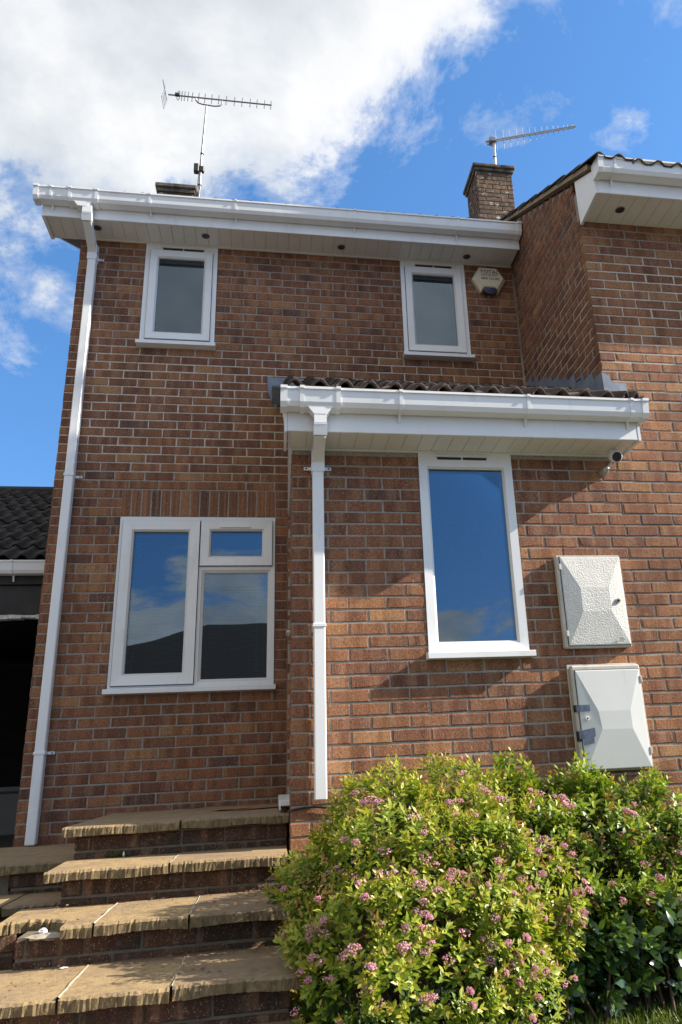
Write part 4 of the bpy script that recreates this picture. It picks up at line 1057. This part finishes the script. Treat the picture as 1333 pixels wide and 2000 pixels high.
# ------------------------------------------------------------------ garage to the left, set back
ga_ = thing('garage', (-1.8, 1.0, -0.72), 'low garage with dark tiled roof and open dark doorway at left', 'garage')
m = roof_sheet(-3.6, -0.06, 1.0, 1.99, 3.45, math.atan(0.60), 0.03); grf = m.build('roof', 'tile_dark', ga_)
tile_rows(grf, TILE_D, -2.155, 7, 0.93, 2.01, math.atan(0.60), 9)
m = MB(); m.prism([(3.45, 3.44), (6.2, 1.79), (6.2, 1.83), (3.45, 3.48)], 0, -3.6, -0.06); m.tube([(-3.6, 3.46, 3.50), (-0.06, 3.46, 3.50)], 0.10, 10); m.build('ridge', 'tile_dark', grf)
gutter(ga_, -3.5, -0.07, 0.985, 1.872, [-0.52, -1.4], [], ends=(False, True))
m = MB(); m.cbox(-3.5, -0.06, 0.990, 1.012, 1.800, 1.985, 0.003); m.build('fascia', 'dark_timber', ga_)
m = MB(); m.cbox(-3.5, -0.06, 1.02, 1.10, 1.545, 1.799, 0.004); m.build('lintel_board', 'dark_timber', ga_)
m = MB()
for i in range(60):
    x = -3.4+i*0.056; m.box(x, x+0.055, 1.016+random.uniform(0, .004), 1.10, 1.512+random.uniform(-.008, .006), 1.544+random.uniform(-.010, .0))
m.build('paint_flakes', 'flaky_paint', ga_, kind='stuff')
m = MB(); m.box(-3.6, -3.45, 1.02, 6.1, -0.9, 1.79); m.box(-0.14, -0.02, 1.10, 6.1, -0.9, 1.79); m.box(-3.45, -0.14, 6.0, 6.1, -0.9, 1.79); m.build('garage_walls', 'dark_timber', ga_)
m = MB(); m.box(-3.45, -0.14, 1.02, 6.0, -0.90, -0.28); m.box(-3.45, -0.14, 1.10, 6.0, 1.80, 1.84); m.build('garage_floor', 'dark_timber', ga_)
bx = thing('storage_box', (-0.75, 2.4, -0.28), 'dim grey box standing inside the dark garage doorway', 'box')
m = MB(); m.cbox(-1.15, -0.55, 2.2, 2.7, -0.28, 0.10, 0.02); bb = m.build('box_body', 'room', bx)
m = MB(); m.cbox(-1.17, -0.53, 2.18, 2.72, 0.101, 0.15, 0.015); m.build('lid', 'room', bx)

# ------------------------------------------------------------------ house across the street (seen only in the window glass)
op = thing('opposite_house', (-1.0, -26.0, -1.45), 'dark-roofed house across the street, mirrored in the lower left window', 'house')
m = MB(); m.box(-8.0, 5.2, -30.5, -22.3, -1.45, 2.95); m.build('wall', 'render_wall', op)
m = MB()
e0, e1, f0, f1, zr, ze = -8.4, 5.6, -31.0, -21.8, 6.05, 2.95
m.add([(e0, f1, ze), (e1, f1, ze), (e1, f0, ze), (e0, f0, ze), (-1.0, -26.4, zr), (3.2, -26.4, zr)],
      [(1, 0, 4, 5), (3, 2, 5, 4), (0, 3, 4), (2, 1, 5), (0, 1, 2, 3)])
m.build('roof', 'tile_dark', op)
for x0 in (-6.4, -2.6, 2.0):
    m = MB(); rect_frame(m, x0, x0+1.6, 0.4, 1.8, 0.08, -22.24, -22.30); 
    m = MB(); m.box(x0, x0+1.6, -22.30, -22.25, 0.4, 1.8); wn = m.build('window', 'upvc', op)
    m = MB(); m.box(x0+0.10, x0+0.76, -22.25, -22.235, 0.5, 1.7); m.box(x0+0.84, x0+1.5, -22.25, -22.235, 0.5, 1.7); m.build('pane', 'camera_glass', wn)

# ------------------------------------------------------------------ shrubs
def leaf_template(w, fold=0.25, curl=0.12):
    V = np.array([[0, 0, 0], [-.42*w, .28, .10*fold], [0, .28, 0], [.42*w, .28, .10*fold], [-.5*w, .58, .12*fold-curl*.3], [0, .60, -curl*.3], [.5*w, .58, .12*fold-curl*.3], [0, 1.0, -curl]])
    F = [(0, 2, 1), (0, 3, 2), (2, 5, 4, 1), (3, 6, 5, 2), (5, 7, 4), (6, 7, 5)]
    return V, F
def leaves_mesh(name, P, D, N, Lg, tint, tmpl, mat):
    V, F = tmpl
    D = D/np.linalg.norm(D, axis=1, keepdims=True)
    N = N-(N*D).sum(1, keepdims=True)*D; N /= np.linalg.norm(N, axis=1, keepdims=True)+1e-9
    X = np.cross(D, N)
    pts = P[:, None, :] + Lg[:, None, None]*(V[None, :, 0:1]*X[:, None, :] + V[None, :, 1:2]*D[:, None, :] + V[None, :, 2:3]*N[:, None, :])
    n, k = len(P), len(V)
    me = bpy.data.meshes.new(name)
    loops = []; starts = []; totals = []; c = 0
    for f in F: starts.append(c); totals.append(len(f)); loops += f; c += len(f)
    nl = c; loops = np.array(loops); starts = np.array(starts); totals = np.array(totals)
    me.vertices.add(n*k); me.vertices.foreach_set('co', pts.reshape(-1).astype(np.float32))
    me.loops.add(n*nl); me.loops.foreach_set('vertex_index', (loops[None, :]+(np.arange(n)*k)[:, None]).reshape(-1).astype(np.int32))
    me.polygons.add(n*len(F)); me.polygons.foreach_set('loop_start', (starts[None, :]+(np.arange(n)*nl)[:, None]).reshape(-1).astype(np.int32))
    me.polygons.foreach_set('loop_total', np.tile(totals, n).astype(np.int32))
    me.update(); me.validate()
    ca = me.color_attributes.new('tint', 'FLOAT_COLOR', 'POINT')
    col = np.ones((n, k, 4), np.float32); col[:, :, 0] = tint[:, None]; ca.data.foreach_set('color', col.reshape(-1))
    me.polygons.foreach_set('use_smooth', np.ones(n*len(F), dtype=bool))
    me.materials.append(MATS[mat]); return me
def flower_mesh(name, seed, mat, nb_=34, r=0.021):
    rnd = random.Random(seed); m = MB()
    for k in range(nb_):
        t_ = rnd.random(); ph = rnd.uniform(0, 6.283); rad = r*math.sqrt(t_); h = 0.011*(1-t_)+rnd.uniform(-.002, .003)
        c = Vector((rad*math.cos(ph)*1.15, rad*math.sin(ph), h)); s_ = rnd.uniform(0.0032, 0.0055)
        m.add([c+Vector(v)*s_ for v in ((1,0,0),(0,1,0),(-1,0,0),(0,-1,0),(0,0,1),(0,0,-1))], [(0,1,4),(1,2,4),(2,3,4),(3,0,4),(1,0,5),(2,1,5),(3,2,5),(0,3,5)], (min(1, max(0, rnd.gauss(0.62, .22))), 0, 0))
    for k in range(6):
        ph = k*1.05; m.tube([(0, 0, -0.026), (0.013*math.cos(ph), 0.013*math.sin(ph), 0.0)], 0.0011, 4, (0.02, 0, 0))
    o = m.build(name, mat); me = o.data; bpy.data.objects.remove(o); return me
FLOW = [flower_mesh('flower_head', 20+k, 'petal', 26+6*(k % 3), 0.016+0.003*(k % 4)) for k in range(7)]
DEAD = [flower_mesh('dead_flower_head', 50+k, 'dead_petal', 22, 0.017+0.003*(k % 3)) for k in range(4)]
def norm(a): return a/(np.linalg.norm(a, axis=-1, keepdims=True)+1e-9)
def shrub(root, lobes, n_shoots, leaf_mat_, tmpl, leaf_len, lime, flowers, deads, seed, shoot_len=(0.07, 0.15), per=(9, 15), upb=0.55, n_leaf_obj=120, cut_y=PY-0.02, cut_x=None):
    r = np.random.default_rng(seed)
    vol = np.array([l[3]*l[4]+l[4]*l[5]+l[3]*l[5] for l in lobes]); pk = vol/vol.sum()
    shoots = []
    tries = 0
    while len(shoots) < n_shoots and tries < n_shoots*30:
        tries += 1
        l = lobes[r.choice(len(lobes), p=pk)]
        d = norm(r.normal(size=3)); 
        if d[2] < -0.75: continue
        lump_ = 1+0.10*math.sin(d[0]*7+seed)+0.09*math.sin(d[2]*9+d[1]*6+seed*2)
        depth = 1.0 if r.random() < 0.78 else r.uniform(0.66, 0.95)
        p = np.array(l[:3]) + d*np.array(l[3:6])*lump_*depth
        if p[1] > cut_y-0.03 or p[2] < gz(p[1])+0.05: continue
        if cut_x is not None and p[0] < cut_x(p): continue
        ins = False
        for q in lobes:
            if q is l: continue
            e = (p-np.array(q[:3]))/np.array(q[3:6])
            if (e*e).sum() < 0.62: ins = True; break
        if ins: continue
        cl = math.sin(p[0]*19+seed)*math.sin(p[1]*17+1.3*seed)+math.sin(p[2]*21+p[0]*8+seed)*math.sin(p[0]*11-p[2]*13)+0.5*math.sin(p[1]*33+p[2]*29)
        if depth > 0.97 and cl < -0.25 and r.random() < 0.72: continue
        if depth < 0.97 and cl < 0.0: continue
        p = p+d*0.022*max(0, cl)
        n_ = norm(d/np.array(l[3:6]))
        sd = norm(n_*0.75+np.array([0, 0, upb])+r.normal(size=3)*0.28)
        shoots.append((p, sd, n_, depth, l))
    P, D, N, Lg, T = [], [], [], [], []; tips = []
    for p, sd, n_, depth, l in shoots:
        sl_ = r.uniform(*shoot_len); k = r.integers(*per); ph = r.uniform(0, 6.28)
        a = norm(np.cross(sd, np.array([0.3, 0.2, 0.9]))); b = np.cross(sd, a)
        base = p-sd*sl_*0.55
        young = r.random()
        for i in range(k):
            f = (i+0.5)/k; ph += 2.4
            rad = a*math.cos(ph)+b*math.sin(ph)
            open_ = 1.15-0.75*f
            dirn = norm(sd*(1-0.55*open_)+rad*open_*0.95+np.array([0, 0, -0.10])+r.normal(size=3)*0.12)
            pos_ = base+sd*sl_*f
            P.append(pos_); D.append(dirn); N.append(norm(sd-dirn*0.2+r.normal(size=3)*0.15))
            Lg.append(r.uniform(*leaf_len)*(0.65+0.5*math.sin(math.pi*min(1, f*0.8+0.2))))
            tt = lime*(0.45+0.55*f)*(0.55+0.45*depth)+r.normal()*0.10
            if depth < 0.97: tt -= 0.42  # inner leaves greener and painted darker, deepening the shade in the gaps
            if young > 0.93 and f > 0.7 and depth > .97: tt = 0.985
            T.append(min(0.94, max(0.0, tt)) if not (young > 0.93 and f > 0.7 and depth > .97) else tt)
        tips.append((base+sd*sl_*1.02, sd, n_, depth))
    P, D, N, Lg, T = (np.array(q) for q in (P, D, N, Lg, T))
    view = P-CP; dist = np.linalg.norm(view, axis=1)
    score = Lg/dist
    # leaves standing proud of the crown towards the camera become single parts
    front = np.array([0.0]*len(P)); 
    order = np.argsort(-(score+0.00*front)); single = order[:n_leaf_obj]
    mask = np.ones(len(P), bool); mask[single] = False
    org = np.array(origin(root))
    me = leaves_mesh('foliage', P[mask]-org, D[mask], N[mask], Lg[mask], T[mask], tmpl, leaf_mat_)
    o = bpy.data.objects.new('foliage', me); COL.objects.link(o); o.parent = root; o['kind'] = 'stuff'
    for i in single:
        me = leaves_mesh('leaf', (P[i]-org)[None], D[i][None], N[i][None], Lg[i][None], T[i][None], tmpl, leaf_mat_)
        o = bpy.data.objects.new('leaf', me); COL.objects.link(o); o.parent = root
    # flower heads on shoot tips
    outer = [t_ for t_ in tips if t_[3] > 0.97]
    r.shuffle(outer)
    outer.sort(key=lambda t_: t_[2][1]*0.6 + r.random()*1.9)      # favour the near side
    for k, (tp, sd, n_, _) in enumerate(outer[:flowers+deads]):
        mesh = FLOW[k % len(FLOW)] if k % (flowers+deads) >= deads or r.random() > deads/(flowers+deads) else DEAD[k % len(DEAD)]
        q = Vector(sd*0.6+n_*0.5+np.array([0, -0.1, 0.5])).normalized().to_track_quat('Z', 'Y').to_euler()
        s_ = r.uniform(0.55, 0.98)
        inst('flower_head', mesh, root, tp+sd*0.018, q, (s_*r.uniform(.9, 1.4), s_, s_))
    # stems
    m = MB()
    for k in range(26):
        p, sd, n_, depth, l = shoots[r.integers(len(shoots))]
        gx, gy = l[0]+r.normal()*0.10, max(min(l[1]+r.normal()*0.08, PY-0.08), -2.7)
        b0 = np.array([gx, gy, gz(gy)-0.02]); mid = (b0*0.45+p*0.55)+np.array([0, 0, 0.08])
        m.tube([b0, mid, p], [0.007, 0.005, 0.002], 5)
    m.build('stems', 'bark', root, kind='stuff')
LT = leaf_template(0.40); LTG = leaf_template(0.46, 0.2, 0.18)
cutx = lambda p: 1.80 if p[2] < -0.45 else 1.725
s1 = thing('spiraea_shrub', (2.35, -2.15, -0.90), 'rounded lime-leaved shrub full of pink flower clusters beside the steps', 'shrub')
shrub(s1, [(2.24, -2.30, -0.40, 0.50, 0.50, 0.48), (2.58, -2.10, -0.36, 0.44, 0.42, 0.48), (2.14, -2.55, -0.58, 0.38, 0.32, 0.42), (2.44, -2.42, -0.60, 0.36, 0.28, 0.38)], 3000, 'leaf_lime', LT, (0.025, 0.041), 1.0, 150, 34, 3, (0.05, 0.135), cut_x=cutx)
s2 = thing('spiraea_shrub', (3.35, -1.95, -0.88), 'looser green shrub with few pink and browned flowers below the meter boxes', 'shrub')
shrub(s2, [(2.98, -1.96, -0.34, 0.46, 0.34, 0.46), (3.38, -1.94, -0.40, 0.46, 0.33, 0.44), (3.90, -1.92, -0.54, 0.50, 0.33, 0.42)], 2100, 'leaf_lime', LT, (0.028, 0.050), 0.78, 26, 50, 4, (0.05, 0.17))
s3 = thing('glossy_shrub', (3.15, -2.20, -0.90), 'low dark glossy-leaved shrub at the foot of the right-hand shrubs', 'shrub')
shrub(s3, [(3.00, -2.14, -0.66, 0.22, 0.16, 0.20), (3.30, -2.12, -0.60, 0.30, 0.20, 0.26)], 260, 'leaf_glossy', LTG, (0.05, 0.085), 0.85, 0, 0, 5, (0.08, 0.16), (6, 10), 0.7, 100)

# unseen conifer off to the right, added to keep sun off the front wall
cf = thing('shade_conifer', (9.3, -1.62, -0.90), 'tall narrow conifer out of view at right, added to shade the front wall', 'tree')
m = MB(); m.tube([(9.3, -1.62, -0.95), (9.3, -1.62, 4.0), (9.3, -1.62, 9.3)], [0.16, 0.10, 0.02], 10); m.build('trunk', 'bark', cf)
n = 16000; rc = np.random.default_rng(77)
hz = rc.uniform(0, 1, n)**0.9; ang = rc.uniform(0, 6.283, n); prof = 0.50*np.sqrt(np.clip(1-hz**5, 0, 1))*(0.9+0.10*np.sin(ang*5+hz*40)); rad = prof*np.sqrt(rc.uniform(0.15, 1, n))
P = np.stack([9.3+rad*np.cos(ang), -1.62+rad*np.sin(ang), -0.7+hz*10.3], 1); D = np.stack([np.cos(ang)*0.6, np.sin(ang)*0.6, np.ones(n)*0.9], 1)+rc.normal(size=(n, 3))*0.3
me = leaves_mesh('crown', P-np.array([9.3, -1.62, -0.90]), D, rc.normal(size=(n, 3)), rc.uniform(0.14, 0.26, n), rc.uniform(0.0, 0.35, n), leaf_template(0.5), 'leaf_glossy')
o = bpy.data.objects.new('crown', me); COL.objects.link(o); o.parent = cf; o['kind'] = 'stuff'

# lawn blades near the corner that shows
n = 26000
gx = rng.uniform(2.3, 4.6, n); gy = rng.uniform(-3.2, -2.17, n)
P = np.stack([gx, gy, np.array([gz(v) for v in gy])], 1); D = np.stack([rng.normal(0, .35, n), rng.normal(0, .35, n), np.ones(n)], 1); N = rng.normal(size=(n, 3))
me = leaves_mesh('lawn_grass', P, D, N, rng.uniform(0.03, 0.075, n), np.clip(rng.normal(.5, .22, n), 0, 1), leaf_template(0.10, 0.1, 0.3), 'grass')
lg = bpy.data.objects.new('lawn_grass', me); COL.objects.link(lg); lg['kind'] = 'stuff'
tag(lg, 'short green lawn grass in front of the flower bed', 'grass')

# dead leaves and weeds caught at the backs of the treads
rl = np.random.default_rng(31); P = []
for zt, ya, yb in ((ZT[1], FT[0]+0.01, FT[0]+0.07), (ZT[2], FT[1]+0.0, FT[1]+0.07), (ZT[3], FT[2]-0.02, FT[2]+0.07), (ZT[0], -0.10, -0.012), (ZT[3], FT[3]+0.05, FT[2]), (ZT[2], FT[2]+0.05, FT[1])):
    for k in range(26): P.append((rl.uniform(0.72, 1.74), rl.uniform(ya, yb), zt+0.009))
P = np.array(P); n = len(P)
D = np.stack([rl.normal(size=n), rl.normal(size=n), rl.normal(size=n)*0.12], 1); N = np.stack([rl.normal(size=n)*0.3, rl.normal(size=n)*0.3, np.ones(n)], 1)
me = leaves_mesh('leaf_litter', P, D, N, rl.uniform(0.008, 0.022, n), rl.uniform(0, 1, n), leaf_template(0.5), 'dead_petal')
o = bpy.data.objects.new('leaf_litter', me); COL.objects.link(o); o['kind'] = 'stuff'; tag(o, 'brown dead leaf scraps scattered on the stone steps', 'leaf litter')
wd_ = thing('weed', (0.90, -1.32, -0.20), 'small green weed in the corner under the top step', 'weed')
n = 34; P = np.stack([rl.normal(0, 0.03, n), rl.normal(0, 0.008, n), np.zeros(n)+0.002], 1); D = np.stack([rl.normal(0, .5, n), rl.normal(0, .4, n)-0.3, np.ones(n)*0.8], 1)
me = leaves_mesh('leaves', P, D, rl.normal(size=(n, 3)), rl.uniform(0.015, 0.035, n), rl.uniform(0.1, 0.6, n), leaf_template(0.35), 'grass')
o = bpy.data.objects.new('leaves', me); COL.objects.link(o); o.parent = wd_; o['kind'] = 'stuff'
